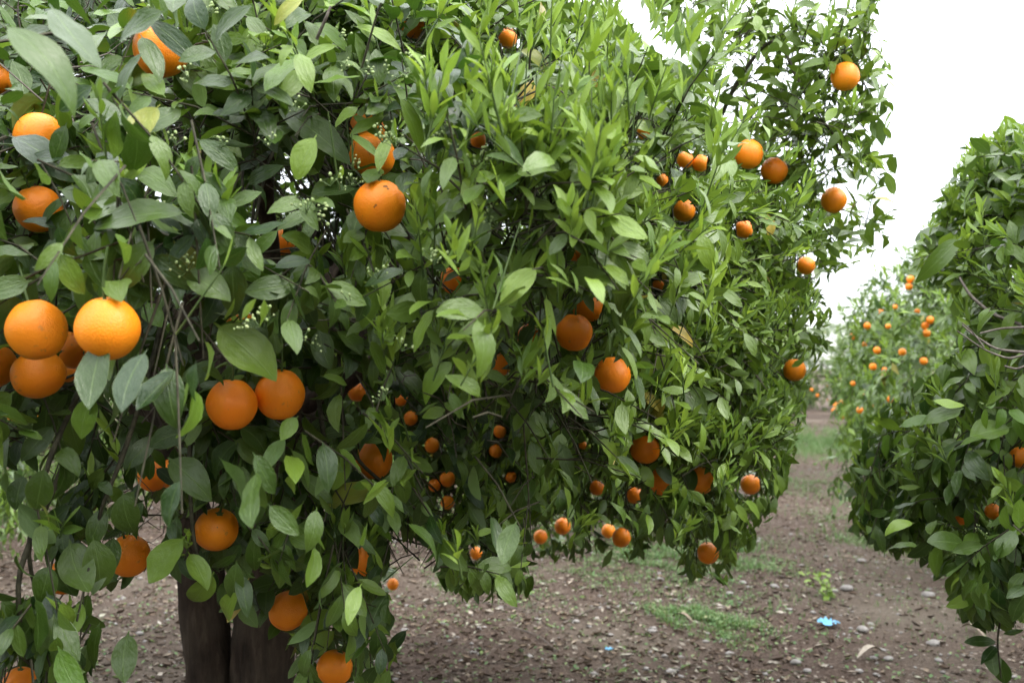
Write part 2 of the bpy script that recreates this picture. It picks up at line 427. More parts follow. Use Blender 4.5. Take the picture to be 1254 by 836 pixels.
# ------------------------------------------------------------------ crowns
class Crown:
    def __init__(s, cx, cy, zs, rs, az=None, seed=1, amp=.13, base_z=0.0):
        s.c = np.array([cx, cy]); s.zs, s.rs, s.az, s.seed, s.amp = np.array(zs), np.array(rs), az, seed, amp
    def radius(s, p):
        q = p[..., :2] - s.c; z = p[..., 2]
        r = np.interp(z, s.zs, s.rs, left=0, right=0)
        th = np.arctan2(q[..., 1], q[..., 0])
        if s.az is not None: r = r * np.interp(np.degrees(th), *s.az, period=360)
        u = norm(q); w = np.concatenate([s.c + u * r[..., None], z[..., None]], -1)
        return r + s.amp * vnoise(w, s.seed, 3.1) * np.clip(r, 0, 1)
    def sample(s, n, zlo=None):
        z = rng.uniform(s.zs[0], s.zs[-1], n * 8); th = rng.uniform(-math.pi, math.pi, n * 8)
        # area weight: radius and slope of the profile
        e = .02; r = np.interp(z, s.zs, s.rs); sl = (np.interp(z + e, s.zs, s.rs) - np.interp(z - e, s.zs, s.rs)) / (2 * e)
        w = r * np.sqrt(1 + np.clip(sl, -4, 4) ** 2); k = rng.uniform(size=n * 8) < w / w.max()
        z, th, sl = z[k][:n], th[k][:n], sl[k][:n]
        u = np.stack([np.cos(th), np.sin(th)], -1)
        p = np.concatenate([s.c + u * 1.0, z[:, None]], -1)
        R = s.radius(p); p[:, :2] = s.c + u * R[:, None]
        nn = norm(np.concatenate([u, -np.clip(sl, -3, 3)[:, None]], -1))
        return p, nn
    def hit(s, px, py, extra=0.0):
        """depth at which the view ray through a photo pixel meets the crown, or None"""
        ds = np.linspace(.8, 45, 3000); pts = np.array([P(px, py, 1.0)]) - CAM
        q = CAM + pts * ds[:, None]
        ins = (np.hypot(*(q[:, :2] - s.c).T) < s.radius(q) + extra) & (q[:, 2] > s.zs[0]) & (q[:, 2] < s.zs[-1])
        return float(ds[np.argmax(ins)]) if ins.any() else None

def inpoly(px, py, poly):
    poly = np.asarray(poly, float); r = np.zeros(px.shape, bool); j = len(poly) - 1
    for i in range(len(poly)):
        xi, yi = poly[i]; xj, yj = poly[j]
        c = ((yi > py) != (yj > py)) & (px < (xj - xi) * (py - yi) / (yj - yi + 1e-9) + xi)
        r ^= c; j = i
    return r

def branchlets(LV, TW, GS, pts, nrm, up_bias, young_p, dens=7, K=9, size=1.0, oldp=.003, tintm=.4, detail=True, hang=0.0):
    """a leafy branchlet at every crown point: an axis coming from inside, side shoots of mature leaves, young tips"""
    n = len(pts)
    hz = np.concatenate([nrm[:, :2], np.zeros((n, 1))], -1); hz = norm(hz)
    d = norm(nrm * .8 + UP * up_bias[:, None] + rng.normal(0, .38, (n, 3)))
    Lb = rng.uniform(.28, .55, n)
    start = pts - d * Lb[:, None] * .85
    tintb = np.clip(rng.normal(tintm, .16, n), 0, 1)
    bb, dd, oo, tt = [], [], [], []
    for k in range(dens):
        f = rng.uniform(.25, 1.0, n)[:, None] if k else np.ones((n, 1))
        p = start + d * Lb[:, None] * f - UP * (.10 * f * f)
        s_ = norm(d * .9 + rng.normal(0, .62, (n, 3)) + UP * up_bias[:, None] * .35)
        bb.append(p); dd.append(s_); oo.append(nrm); tt.append(tintb)
    bb, dd, oo, tt = map(np.concatenate, (bb, dd, oo, tt))
    hangv = np.interp(bb[:, 2], [.9, 1.5, 2.1], [.55, .25, -.05]) + hang
    dd = norm(dd - UP * (hangv * .6)[:, None])
    for cset, hv in ((hangv > .3, .75), ((hangv <= .3) & (hangv > .12), .3), (hangv <= .12, .02)):
        if not cset.any(): continue
        st = shoots(LV, bb[cset], dd[cset], rng.uniform(.10, .22, cset.sum()) * size, K, 0, oo[cset], .079 * size, .41, .25, tt[cset], c=hv, oldp=oldp)
        TW.extend(list(st))
    # young tips
    y = rng.uniform(size=n * dens) < np.tile(young_p, dens)
    if y.any():
        m = y.sum(); tip = bb[y] + dd[y] * .12 + rng.normal(0, .02, (m, 3))
        st = shoots(LV, tip, norm(UP * 1.0 + oo[y] * .5 + rng.normal(0, .35, (m, 3))), rng.uniform(.05, .13, m), 9, 1, oo[y], .052 * size, .25, .02,
                    rng.uniform(.1, .9, m), a=1.0, b=.62, youngv=rng.uniform(.35, 1.0, m), nup=.5, jit=.5)
        GS.extend(list(st))
    return start, d, Lb

# hand-read oranges: px, py, diameter in the photo, share of it hidden, label
ORANGES_A = [
 (197, 62, 64, .35, 'orange with a dark leaf lying across it, topmost of the left side'),
 (48, 168, 58, .6, 'orange mostly covered by dark leaves, below the topmost one on the left'),
 (47, 256, 56, .5, 'half hidden orange above the stacked pair at the left edge'),
 (-8, 99, 44, .2, 'orange cut by the left edge of the picture, the highest there'),
 (45, 404, 70, 0, 'large orange sitting on top of another orange at the left'),
 (132, 402, 76, 0, 'largest orange of all, in front at the left with bare stalk above'),
 (47, 458, 62, 0, 'orange underneath the large one in the stacked pair at the left'),
 (-9, 448, 56, .1, 'orange cut by the left edge beside the stacked pair'),
 (92, 428, 46, .5, 'shaded orange deep between the stacked pair and the largest orange'),
 (82, 456, 24, .4, 'small shaded orange peeping out right of the stacked pair'),
 (284, 495, 61, 0, 'left orange of the side by side pair above the trunk'),
 (343, 483, 59, 0, 'right orange of the side by side pair above the trunk'),
 (299, 409, 50, .6, 'orange hidden behind the big pale drooping leaf above the pair'),
 (265, 648, 53, 0, 'orange hanging on a thin stalk just above the left trunk'),
 (158, 680, 50, .15, 'orange partly behind a green leaf beside two heart shaped leaves'),
 (79, 706, 40, .5, 'orange mostly behind the two heart shaped leaves at lower left'),
 (24, 836, 40, .3, 'orange at the bottom left corner of the picture'),
 (187, 583, 36, .65, 'left of two shaded oranges deep in the foliage at lower left'),
 (210, 580, 34, .7, 'right of two shaded oranges deep in the foliage at lower left'),
 (353, 747, 46, .05, 'orange with a dark leaf over its top beside the right trunk'),
 (410, 817, 44, 0, 'lowest orange in front, at the bottom of the hanging branch'),
 (458, 563, 45, .15, 'orange behind thin shoots in the middle of the hanging branch'),
 (446, 687, 34, .4, 'orange partly behind a dark leaf on the hanging branch'),
 (481, 715, 14, 0, 'tiny orange at the tip of a grassy shoot above bare ground'),
 (452, 158, 48, .75, 'orange nearly buried by shoots, above the scarred one'),
 (456, 190, 56, .35, 'orange directly behind and above the scarred one'),
 (465, 252, 63, 0, 'big bright orange with a small brown scar near its top'),
 (507, 28, 36, .7, 'orange buried in leaves near the top edge of the picture'),
 (621, 47, 25, .4, 'small orange high up at the top centre'),
 (586, 172, 20, .5, 'orange glimpsed between leaves right of the white buds'),
 (346, 296, 32, .75, 'dark red orange deep in the crown left of the scarred one'),
 (437, 480, 22, .45, 'dark orange in deep shade right of the side by side pair'),
 (555, 343, 32, .5, 'orange under a pale leaf at the middle of the crown'),
 (648, 412, 30, .5, 'orange with a leaf across it left of the bright middle orange'),
 (612, 445, 30, .4, 'shaded orange split by a leaf in the middle of the crown'),
 (703, 407, 45, 0, 'bright orange in the middle right, upper one of two alike'),
 (721, 375, 40, .35, 'orange right behind the upper bright orange, crossed by leaves'),
 (750, 459, 44, 0, 'bright orange resting on a leaf, lower one of two alike'),
 (790, 550, 37, 0, 'orange with a dimple between two pale leaves'),
 (858, 588, 33, .15, 'orange hanging near the lower right rim of the big crown'),
 (867, 677, 26, 0, 'lone orange hanging lowest at the right over the grass'),
 (812, 589, 34, .45, 'shaded orange between the dimpled one and the rim'),
 (777, 606, 20, .4, 'shaded orange just below the dimpled one'),
 (919, 593, 24, .4, 'orange half out of the leaves at the right rim by the path'),
 (704, 310, 20, .3, 'orange behind a round leaf above the bright middle ones'),
 (806, 349, 14, .5, 'tiny patch of orange among the white buds at right'),
 (839, 196, 20, 0, 'left of two small touching oranges in the upper right'),
 (858, 200, 20, 0, 'right of two small touching oranges in the upper right'),
 (838, 258, 27, 0, 'orange below the two small touching ones'),
 (811, 221, 15, .5, 'orange hidden left of the two small touching ones'),
 (791, 158, 26, .6, 'orange under a curled pale leaf in the upper right'),
 (917, 189, 34, .2, 'orange with a leaf over its left side below the leaning branch'),
 (948, 209, 32, 0, 'round orange with freckles right beside its leaf crossed neighbour'),
 (911, 281, 22, .4, 'orange peeping out below the freckled one'),
 (1021, 245, 31, 0, 'orange dangling on a long stalk against the white sky'),
 (1035, 94, 34, 0, 'highest orange on the leaning branch against the white sky'),
 (987, 325, 22, .5, 'orange at the right rim against the white sky'),
 (973, 453, 27, .15, 'orange split by a leaf at the right rim beside the path'),
 (689, 644, 20, 0, 'upper left orange on the shaded back skirt of the crown'),
 (662, 657, 17, 0, 'leftmost low orange on the shaded back skirt'),
 (745, 650, 17, .2, 'smaller of two touching low oranges under the crown'),
 (761, 658, 23, 0, 'larger of two touching low oranges under the crown'),
 (731, 597, 18, .3, 'orange in the shade above the two touching low ones'),
 (491, 489, 16, .4, 'dark orange in shade left of centre, upper of a short line'),
 (503, 512, 17, .5, 'dark orange in shade left of centre, lower of a short line'),
 (529, 545, 18, 0, 'orange in the dark hollow under the middle of the crown'),
 (612, 528, 16, .4, 'orange at the right side of the dark hollow'),
 (607, 552, 16, .3, 'lower orange at the right side of the dark hollow'),
 (548, 586, 19, .1, 'orange above another in the dark hollow'),
 (532, 594, 15, .3, 'orange left of the stacked ones in the dark hollow'),
 (548, 615, 17, 0, 'lowest orange in the dark hollow under the crown'),
 (583, 677, 15, .2, 'orange half behind dark hanging leaves near the ground'),
 (626, 584, 14, .3, 'small orange beside the trunk of the second tree'),
 (714, 545, 10, .2, 'tiny orange speck deep behind the bright middle ones'),
 (190, 514, 10, 0, 'tiny orange speck in the shade left of the pair'),
]
ORANGES_R = [
 (1249, 560, 16, .3, 'orange at the right edge inside the near right tree'),
 (1216, 626, 12, .8, 'orange glimpsed in the middle of the near right tree'),
 (1175, 633, 12, .8, 'orange low inside the near right tree'),
]
ORANGES_FAR = [(1115, 342, 'upper of two touching oranges at the top of the second right tree'), (1113, 351, 'lower of two touching oranges at the top of the second right tree'),
 (1139, 392, 'top one of a cluster beside the near right tree'), (1133, 399, 'middle one of a cluster beside the near right tree'), (1135, 408, 'bottom one of a cluster beside the near right tree'),
 (1062, 399, 'far orange below the skyline of the right row'), (1045, 412, 'far orange furthest left below the skyline'), (1074, 429, 'far orange at mid height of the right row'),
 (1105, 431, 'orange left of the brightest far one'), (1131, 442, 'brightest far orange touching the near right tree'), (1069, 449, 'dark far orange below the mid height one'),
 (1029, 465, 'pale far orange near the left end of the right row'), (1067, 474, 'far orange right of the pale one'), (1060, 481, 'faint far orange under its neighbour'),
 (1091, 489, 'far orange behind the tip of the near right tree'), (994, 477, 'far orange left over the end of the path'), (1001, 484, 'far orange right over the end of the path'),
 (1031, 493, 'brightest low orange at the foot of the right row'), (1024, 496, 'dim low orange touching the brightest one'), (1022, 503, 'lower left orange at the foot of the right row'),
 (1032, 509, 'lowest orange at the foot of the right row'), (1053, 502, 'low orange right of the group at the foot of the row')]

def build_orange(px, py, dia, label, group, depth=None, R=.04, near=True):
    d = depth if depth else 2 * R * F_ / dia
    return P(px, py, d), d
def orange_template(v, seg):
    r = np.random.default_rng(40 + v)
    nu, nvv = seg, seg * 2 // 3
    V, Fq = [], []
    ob = r.uniform(.95, 1.05)
    for i in range(nvv + 1):
        ph = max(1e-3, min(math.pi - 1e-3, math.pi * i / nvv)); z = math.cos(ph); s = math.sin(ph)
        dent = .10 * math.exp(-(ph / .22) ** 2) + (.05 * math.exp(-((math.pi - ph) / .16) ** 2))
        shoulder = .03 * math.exp(-((ph - .5) / .35) ** 2) * (v % 2)
        for j in range(nu):
            a = 2 * math.pi * j / nu
            q = 1 - dent + .012 * math.sin(2 * a + v) * s + .010 * math.sin(3 * a + 2 * v) * s * z + .01 * math.sin(5 * ph + v)
            V.append((q * s * math.cos(a), q * s * math.sin(a), (q + shoulder) * z * ob))
    for i in range(nvv):
        for j in range(nu):
            j2 = (j + 1) % nu; Fq.append((i * nu + j, (i + 1) * nu + j, (i + 1) * nu + j2, i * nu + j2))
    return np.array(V), np.array(Fq)
_om = {}
def peel_mesh(v, seg):
    if (v, seg) not in _om:
        V, Fq = orange_template(v, seg); _om[(v, seg)] = mesh_np('peel', V * .04, Fq, M_PEEL)
    return _om[(v, seg)]
def calyx_mesh():
    V, Fq = [], []
    n = 10
    for i, (r, z) in enumerate([(.0016, .0035), (.0035, .0018), (.0068, .0002), (.0062, -.001)]):
        for j in range(n):
            a = 2 * math.pi * j / n; q = r * (1 + (.28 if j % 2 else -.2) * (i >= 2)); V.append((q * math.cos(a), q * math.sin(a), z + .036))
    for i in range(3):
        for j in range(n): j2 = (j + 1) % n; Fq.append((i * n + j, i * n + j2, (i + 1) * n + j2, (i + 1) * n + j))
    return mesh_np('calyx', np.array(V), np.array(Fq), M_CALYX)
ME_CALYX = calyx_mesh()
pts_ = np.array([(0, 0, .034), (.001, .001, .055), (.004, -.002, .08), (.010, -.004, .105)])
_v, _f = tubes([pts_], [np.array([.0024, .0019, .0017, .0016])], 6); ME_STALK = mesh_np('stalk', _v, _f, M_GSTEM)
pts_ = np.array([(0, 0, .034), (-.004, .002, .06), (-.003, .006, .09), (.004, .008, .13), (.012, .01, .18)])
_v, _f = tubes([pts_], [np.array([.0024, .0019, .0017, .0018, .002])], 6); ME_STALK2 = mesh_np('stalk', _v, _f, M_GSTEM)
ORANGE_TOPS = []
def place_orange(pos, dia_px, label, group, scale=1.0, long_stalk=False):
    o = empty('orange', pos)
    tilt = (rng.normal(0, .22), rng.normal(0, .22), rng.uniform(0, 6.28)); o.rotation_euler = tilt; o.scale = (scale,) * 3
    tag(o, label, 'orange', group)
    seg = 48 if dia_px > 30 else 28 if dia_px > 13 else 16
    link('peel', peel_mesh(int(rng.integers(0, 5)), seg), o)
    if dia_px > 9:
        link('calyx', ME_CALYX, o); link('stalk', ME_STALK2 if long_stalk else ME_STALK, o)
    return o

# hand-read leaves of the foreground: px, py of the leaf's base, px, py of its tip, depth, tint, young, old, label
HAND = [
 (1222, 786, 1190, 779, 2.45, .2, 0, 0, None, .35), (1221, 790, 1203, 806, 2.46, .1, 0, 0, None, .4), (1226, 776, 1252, 772, 2.42, .3, .1, 0, None, .3), (1216, 770, 1196, 760, 2.45, .2, 0, 0, None, .4), (1222, 770, 1210, 750, 2.44, .3, 0, 0, None, .45),
 (178, 22, 232, 62, 1.34, .0, 0, 0, None, .3), (172, 42, 196, 88, 1.33, .45, .1, 0, None, .4), (10, 166, 92, 178, 1.41, .05, 0, 0, None, .5), (92, 192, 30, 188, 1.40, .1, 0, 0, None, .4), (82, 150, 62, 195, 1.39, .2, 0, 0, None, .4),
 (88, 240, 38, 262, 1.5, .15, 0, 0, None, .45), (95, 255, 55, 290, 1.5, .4, .1, 0, None, .55), (75, 280, 30, 268, 1.5, .1, 0, 0, None, .35), (475, 140, 432, 172, 1.5, .6, .4, 0, None, .25), (430, 140, 470, 160, 1.5, .5, .3, 0, None, .25), (480, 165, 466, 205, 1.4, .7, .4, 0, None, .3),
 (425, 165, 462, 178, 1.45, .5, .5, 0, None, .2), (520, 15, 485, 42, 1.9, .5, .1, 0, None, .35), (903, 170, 930, 178, 2.65, .3, 0, 0, None, .45), (968, 450, 985, 440, 3.2, .6, .3, 0, None, .4), (720, 362, 690, 372, 1.95, .5, .1, 0, None, .3), (728, 385, 708, 352, 1.98, .6, .2, 0, None, .3),
 (300, 388, 325, 418, 1.5, .3, 0, 0, None, .5), (190, 572, 215, 590, 2.0, .1, 0, 0, None, .5), (70, 690, 95, 730, 1.55, .4, .1, 0, None, .5), (140, 655, 138, 700, 1.55, .3, 0, 0, None, .6), (655, 395, 640, 425, 2.5, .3, 0, 0, None, .5), (568, 332, 540, 340, 2.4, .7, .2, 0, None, .4),
 (262, 395, 336, 455, 1.34, .85, .45, 0, None, .62), (388, 165, 357, 212, 1.30, .75, .35, 0, None, .68), (196, 128, 165, 178, 1.25, .9, .3, .3, None, .5),
 (235, 262, 108, 248, 1.2, .35, 0, 0, None, .34), (190, 292, 134, 345, 1.22, .55, .1, 0, None, .42), (105, 305, 127, 355, 1.25, .5, 0, 0, None, .62),
 (60, 5, 128, 70, 1.05, .25, 0, 0, None, .45), (205, 12, 135, 38, 1.1, .2, 0, 0, None, .42), (0, 28, 92, 98, .92, .45, .15, 0, None, .42),
 (115, 103, 70, 130, 1.2, .1, 0, 0, None, .45), (285, 318, 283, 385, 1.28, .35, 0, 0, None, .5), (225, 330, 277, 361, 1.25, .6, .1, 0, None, .55),
 (128, 410, 118, 500, 1.17, .25, 0, 0, None, .42), (205, 560, 258, 600, 1.5, .3, 0, 0, None, .5), (85, 660, 112, 722, 1.5, .55, .15, 0, None, .62), (113, 655, 127, 722, 1.5, .55, .15, 0, None, .6),
 (228, 655, 192, 712, 1.52, .65, .3, 0, None, .55), (230, 675, 255, 715, 1.55, .65, .3, 0, None, .5), (262, 700, 244, 752, 1.55, .6, .3, 0, None, .55), (293, 722, 262, 770, 1.55, .75, .35, 0, None, .45),
 (158, 772, 155, 832, 1.5, .45, .1, 0, None, .5), (62, 690, 40, 740, 1.45, .4, 0, 0, None, .6), (150, 600, 168, 655, 1.5, .3, 0, 0, None, .55), (55, 570, 40, 625, 1.4, .3, 0, 0, None, .55),
 (30, 580, 20, 622, 1.45, .2, 0, 0, None, .55), (120, 590, 137, 600, 1.5, .25, 0, 0, None, .6), (398, 620, 450, 592, 1.75, .8, .35, .2, None, .6), (365, 580, 412, 596, 1.7, .55, .25, 0, None, .42),
 (440, 530, 388, 512, 1.8, .35, 0, 0, None, .42), (495, 440, 510, 484, 1.75, .6, .2, 0, None, .45), (478, 445, 532, 488, 1.75, .5, .1, 0, None, .35), (410, 650, 442, 690, 1.9, .5, .1, 0, None, .5),
 (418, 752, 372, 772, 1.95, .65, .35, 0, None, .55), (412, 770, 385, 805, 1.95, .8, .35, 0, None, .7), (440, 775, 475, 768, 2.0, .75, .3, 0, None, .55), (395, 705, 352, 720, 1.9, .55, .1, 0, None, .5),
 (350, 712, 298, 724, 1.85, .3, 0, 0, None, .45), (362, 705, 338, 712, 1.9, .3, 0, 0, None, .6), (400, 735, 375, 755, 2.0, .5, .2, 0, None, .55),
 (660, 95, 628, 132, 1.9, .9, 0, 1.0, 'withered orange brown leaf', .4), (726, 85, 738, 108, 2.2, .9, 0, 1.0, 'yellowed leaf', .5), (816, 398, 858, 415, 2.2, .9, 0, .9, 'tan yellow dried leaf', .42),
 (785, 475, 812, 500, 2.2, .7, .2, .6, 'leaf turning yellow', .5), (812, 485, 800, 512, 2.2, .7, .2, .67, 'leaf turning yellow', .55), (820, 318, 808, 342, 2.3, .9, .2, .67, 'leaf turning yellow', .4),
 (772, 422, 802, 430, 2.15, .75, .3, 0, None, .5), (815, 428, 806, 462, 2.15, .8, .3, 0, None, .6), (835, 470, 868, 500, 2.3, .55, .1, 0, None, .6), (785, 488, 812, 512, 2.25, .6, .2, .3, None, .5),
 (664, 425, 690, 455, 2.1, .45, 0, 0, None, .65), (742, 538, 722, 565, 2.3, .55, .1, 0, None, .5), (785, 568, 805, 590, 2.35, .85, .3, 0, None, .5), (712, 494, 736, 530, 2.2, .5, 0, 0, None, .55),
 (690, 290, 693, 325, 2.1, .5, .1, 0, None, .6), (660, 455, 662, 487, 2.1, .3, 0, 0, None, .6), (728, 488, 770, 470, 2.15, .6, .2, 0, None, .5), (665, 352, 660, 375, 2.0, .55, .1, 0, None, .6),
 (803, 615, 812, 646, 2.6, .6, .15, 0, None, .6), (848, 572, 838, 600, 2.6, .5, 0, 0, None, .55), (800, 570, 832, 588, 2.5, .4, 0, 0, None, .45), (635, 60, 680, 82, 2.0, .75, .35, .3, None, .45),
 (768, 152, 812, 158, 2.3, .8, .5, .0, None, .35), (756, 187, 788, 208, 2.3, .75, .4, 0, None, .4), (560, 200, 550, 240, 1.8, .6, .3, 0, None, .55), (500, 180, 542, 192, 1.6, .7, .2, 0, None, .65),
 (436, 210, 352, 110, 1.5, .4, 0, 0, None, .3), (430, 32, 492, 40, 1.5, .8, .4, 0, None, .3), (372, 0, 330, 10, 1.3, .85, .4, .3, None, .4), (440, 130, 410, 145, 1.45, .6, .3, 0, None, .4),
 (1140, 490, 1180, 492, 2.3, .75, .5, 0, None, .35), (1240, 522, 1190, 540, 2.3, .6, 0, 0, None, .55), (1120, 640, 1092, 642, 2.4, .75, .4, 0, None, .4), (1125, 668, 1092, 662, 2.4, .6, .2, 0, None, .35),
 (1185, 668, 1150, 652, 2.4, .5, .1, 0, None, .6), (1180, 500, 1130, 510, 2.3, .5, .1, 0, None, .4), (1178, 290, 1120, 330, 2.5, .6, .2, 0, None, .32), (1215, 790, 1222, 825, 2.5, .3, 0, 0, None, .55),
 (1222, 800, 1230, 840, 2.5, .2, 0, 0, None, .5), (1235, 665, 1250, 690, 2.3, .5, 0, 0, None, .6),
 (958, 440, 940, 460, 3.1, .8, .5, 0, None, .5), (1000, 8, 975, 0, 2.7, .6, .2, 0, None, .5), (958, 40, 985, 50, 2.7, .8, .2, 0, None, .9),
]
HANG = [(h[0], h[1], h[2], h[3]) for h in HAND]

def hand_leaf(h, parent, base):
    x0, y0, x1, y1, dep, ti, yo, ol, lab, wr = h
    a = P(x0, y0, dep + .01); b = P(x1, y1, dep - .01 + rng.uniform(-.02, .02)); L = np.linalg.norm(b - a); d = (b - a) / L
    n = norm(CAM - a) * .8 + UP * .75 + rng.normal(0, .16, 3); n = n - d * (n @ d); n = n / np.linalg.norm(n)
    return leaf_obj(parent, base, a, d, n, L * 1.06, min(wr, .56), 0, ti, yo, ol, rng.integers(0, NV), label=lab)

# regions of the photo where tree A has no foliage (its own outline read from the photo)
SKY_A = [(752, -60), (758, 30), (790, 72), (836, 100), (866, 142), (925, 168), (985, 178), (1012, 226), (1078, 262), (1088, 292), (1010, 312), (1000, 345), (1030, 392), (1022, 412), (992, 440), (985, 480), (966, 560),
         (938, 640), (905, 668), (895, 700), (845, 700), (832, 660), (800, 648), (782, 672), (640, 672), (640, 722), (560, 722), (545, 690), (475, 695), (478, 800), (468, 850), (365, 850), (330, 770), (300, 790), (235, 770), (200, 700), (172, 720), (188, 850), (-400, 850), (-400, -900), (752, -900)]
OPEN_A = [([(-60, 520), (250, 520), (250, 860), (-60, 860)], .38), ([(-60, 555), (22, 565), (34, 640), (52, 690), (60, 735), (-60, 765)], .9), ([(100, 705), (150, 718), (190, 690), (232, 690), (232, 860), (110, 860), (112, 760), (90, 740)], 1.0),
          ([(165, 600), (205, 610), (205, 690), (180, 680)], .8), ([(115, 490), (215, 480), (215, 565), (120, 575)], .6), ([(225, 690), (300, 745), (335, 772), (368, 805), (368, 860), (225, 860)], 1.0),
          ([(0, 490), (70, 492), (60, 540), (0, 545)], .6), ([(470, 640), (520, 655), (545, 690), (470, 700)], .9), ([(565, 570), (600, 600), (560, 650), (520, 640), (540, 600)], .45), ([(640, 600), (665, 600), (650, 645), (640, 640)], .7),
          ([(280, 520), (310, 520), (310, 560), (285, 560)], .5), ([(700, 640), (735, 640), (735, 672), (700, 672)], .6)]
DEEP_A = [([(520, 530), (560, 490), (600, 455), (650, 460), (690, 510), (735, 560), (760, 620), (740, 660), (640, 660), (570, 640), (540, 580)], 3.0, .6),
          ([(585, 235), (640, 222), (680, 245), (676, 300), (640, 318), (590, 300)], 2.15, .9), ([(165, 370), (235, 345), (280, 380), (262, 470), (200, 480), (160, 440)], 1.75, .8), ([(120, 470), (250, 500), (245, 600), (130, 590)], 1.9, .6),
          ([(395, 95), (440, 110), (450, 150), (400, 150)], 1.55, .7), ([(640, 330), (675, 330), (690, 380), (650, 395)], 2.1, .7), ([(850, 400), (880, 410), (870, 450), (845, 440)], 2.75, .6), ([(690, 500), (735, 490), (750, 545), (700, 550)], 2.4, .6)]
BARE_A = [[(-100, 560), (22, 565), (34, 640), (52, 690), (60, 735), (-100, 765)], [(105, 715), (150, 722), (190, 695), (225, 690), (300, 745), (335, 772), (368, 805), (368, 1400), (110, 1400), (112, 760)],
          [(476, 705), (545, 700), (562, 728), (640, 728), (645, 678), (782, 678), (800, 655), (832, 668), (848, 705), (895, 705), (908, 672), (942, 645), (972, 560), (990, 485), (1300, 485), (1300, 1400), (476, 1400)],
          [(758, -60), (770, 25), (800, 62), (838, 88), (845, 62), (806, 42), (795, 0), (795, -60)], [(1092, -100), (1092, 295), (1015, 315), (1036, 400), (1000, 445), (990, 485), (1300, 480), (1300, -100)]]
BARE_R = [[(900, -400), (1188, -400), (1190, 165), (1500, 120), (1500, -400)], [(1165, 742), (1205, 772), (1600, 772), (1600, 1500), (1165, 1500)], [(900, -100), (1188, -100), (1190, 165), (1150, 250), (1117, 300), (1122, 340), (1165, 352), (1176, 420), (1158, 450), (1116, 480), (1072, 506), (1042, 552), (1042, 660), (1082, 680), (1160, 706), (1168, 748), (1205, 775), (1205, 1400), (900, 1400)]]
def carve(LV, outline, opens, lim=6.5):
    c = LV.pos + LV.dir * (LV.L * .55)[:, None]; x, y, d = project(c)
    jx = vnoise(c, 91, 9.0) * 9; jy = vnoise(c, 92, 9.0) * 9
    inside = inpoly(x + jx, y + jy, outline)
    keep = inside | (d > lim) | (x > W_ + 60) | (y < -60) | (x < -60) | (d < .3)
    cl = vnoise(c, 93, 7.0) * .5 + .5 + rng.normal(0, .15, len(x))
    for po, dl, f in (DEEP_A if opens is OPEN_A else []): keep &= ~(inpoly(x + jx * 1.2, y + jy * 1.2, po) & (cl < f * 1.2) & (d < dl) & (d > .3))
    for po, f in opens: keep &= ~(inpoly(x + jx * .5, y + jy * .5, po) & (cl < f * 1.15) & (d < lim))
    return keep

TREE_BASE_A = np.array([-0.9, 3.05, 0.0])
CR_A = Crown(-0.85, 3.2, [.85, 1.0, 1.2, 1.4, 1.7, 1.95, 2.12, 2.28, 2.6, 3.0, 3.2], [.95, 1.28, 1.44, 1.52, 1.58, 1.64, 1.54, 1.30, 1.00, .6, .2],
             az=([-180, -100, -80, -62, -46, -10, 40, 120], [1.0, 1.10, 1.12, 1.06, .95, 1.09, 1.07, 1.0]), seed=11, amp=.17)
CR_R = Crown(2.92, 2.85, [.85, 1.0, 1.25, 1.5, 1.95, 2.2, 2.38, 2.5], [1.35, 1.58, 1.60, 1.54, 1.38, 1.22, 1.0, .5], seed=23, amp=.10)

def cull_for(LV, oranges):
    """leaves that would wholly bury the fruit the photo shows are taken away (fruit pushes leaves aside)"""
    keep = np.ones(len(LV.L), bool); pts = []
    for f, ws in ((.05, (0,)), (.3, (-.36, 0, .36)), (.5, (-.48, 0, .48)), (.75, (-.3, 0, .3)), (.98, (0,))):
        for w in ws: pts.append(LV.pos + LV.dir * (LV.L * f)[:, None] + LV.side * (LV.L * LV.W * w)[:, None])
    prj = [project(p) for p in pts]
    for (px, py, dia, hid, dep) in oranges:
        r = dia * .5
        a = (px * 7.3 + py * 3.1) % 6.28; ox, oy = px + math.cos(a) * r * hid * .9, py + math.sin(a) * r * hid * .9
        rr = r * .97 * (1 - .48 * hid) + (4.5 if dia <= 27 else 1)
        hit = np.zeros(len(keep), bool); cen = P(px, py, dep); rc = dia * dep / F_ / 2
        for p, (x, y, d) in zip(pts, prj):
            hit |= (np.hypot(x - ox, y - oy) < rr) & (d < dep) & (d > .3)
            hit |= np.linalg.norm(p - cen, axis=-1) < rc * 1.12
        keep &= ~hit
    return keep
def clear_lines(lines, oranges, polys=()):
    """the same for twigs"""
    if not len(lines): return lines
    out = []
    org = np.array([(o[0], o[1], o[2] * .5 * (1 - .5 * o[3]), o[4]) for o in oranges])
    for q in lines:
        q = np.asarray(q); f = np.linspace(0, len(q) - 1, 10); p = np.stack([np.interp(f, np.arange(len(q)), q[:, i]) for i in range(3)], -1)
        x, y, d = project(p)
        h = (np.hypot(x[:, None] - org[None, :, 0], y[:, None] - org[None, :, 1]) < org[None, :, 2]) & (d[:, None] < org[None, :, 3])
        if h.any(): continue
        drop = False
        for po in polys: drop |= bool((inpoly(x, y, po) & (d < 6.5)).any())
        if drop: continue
        out.append(q)
    return out

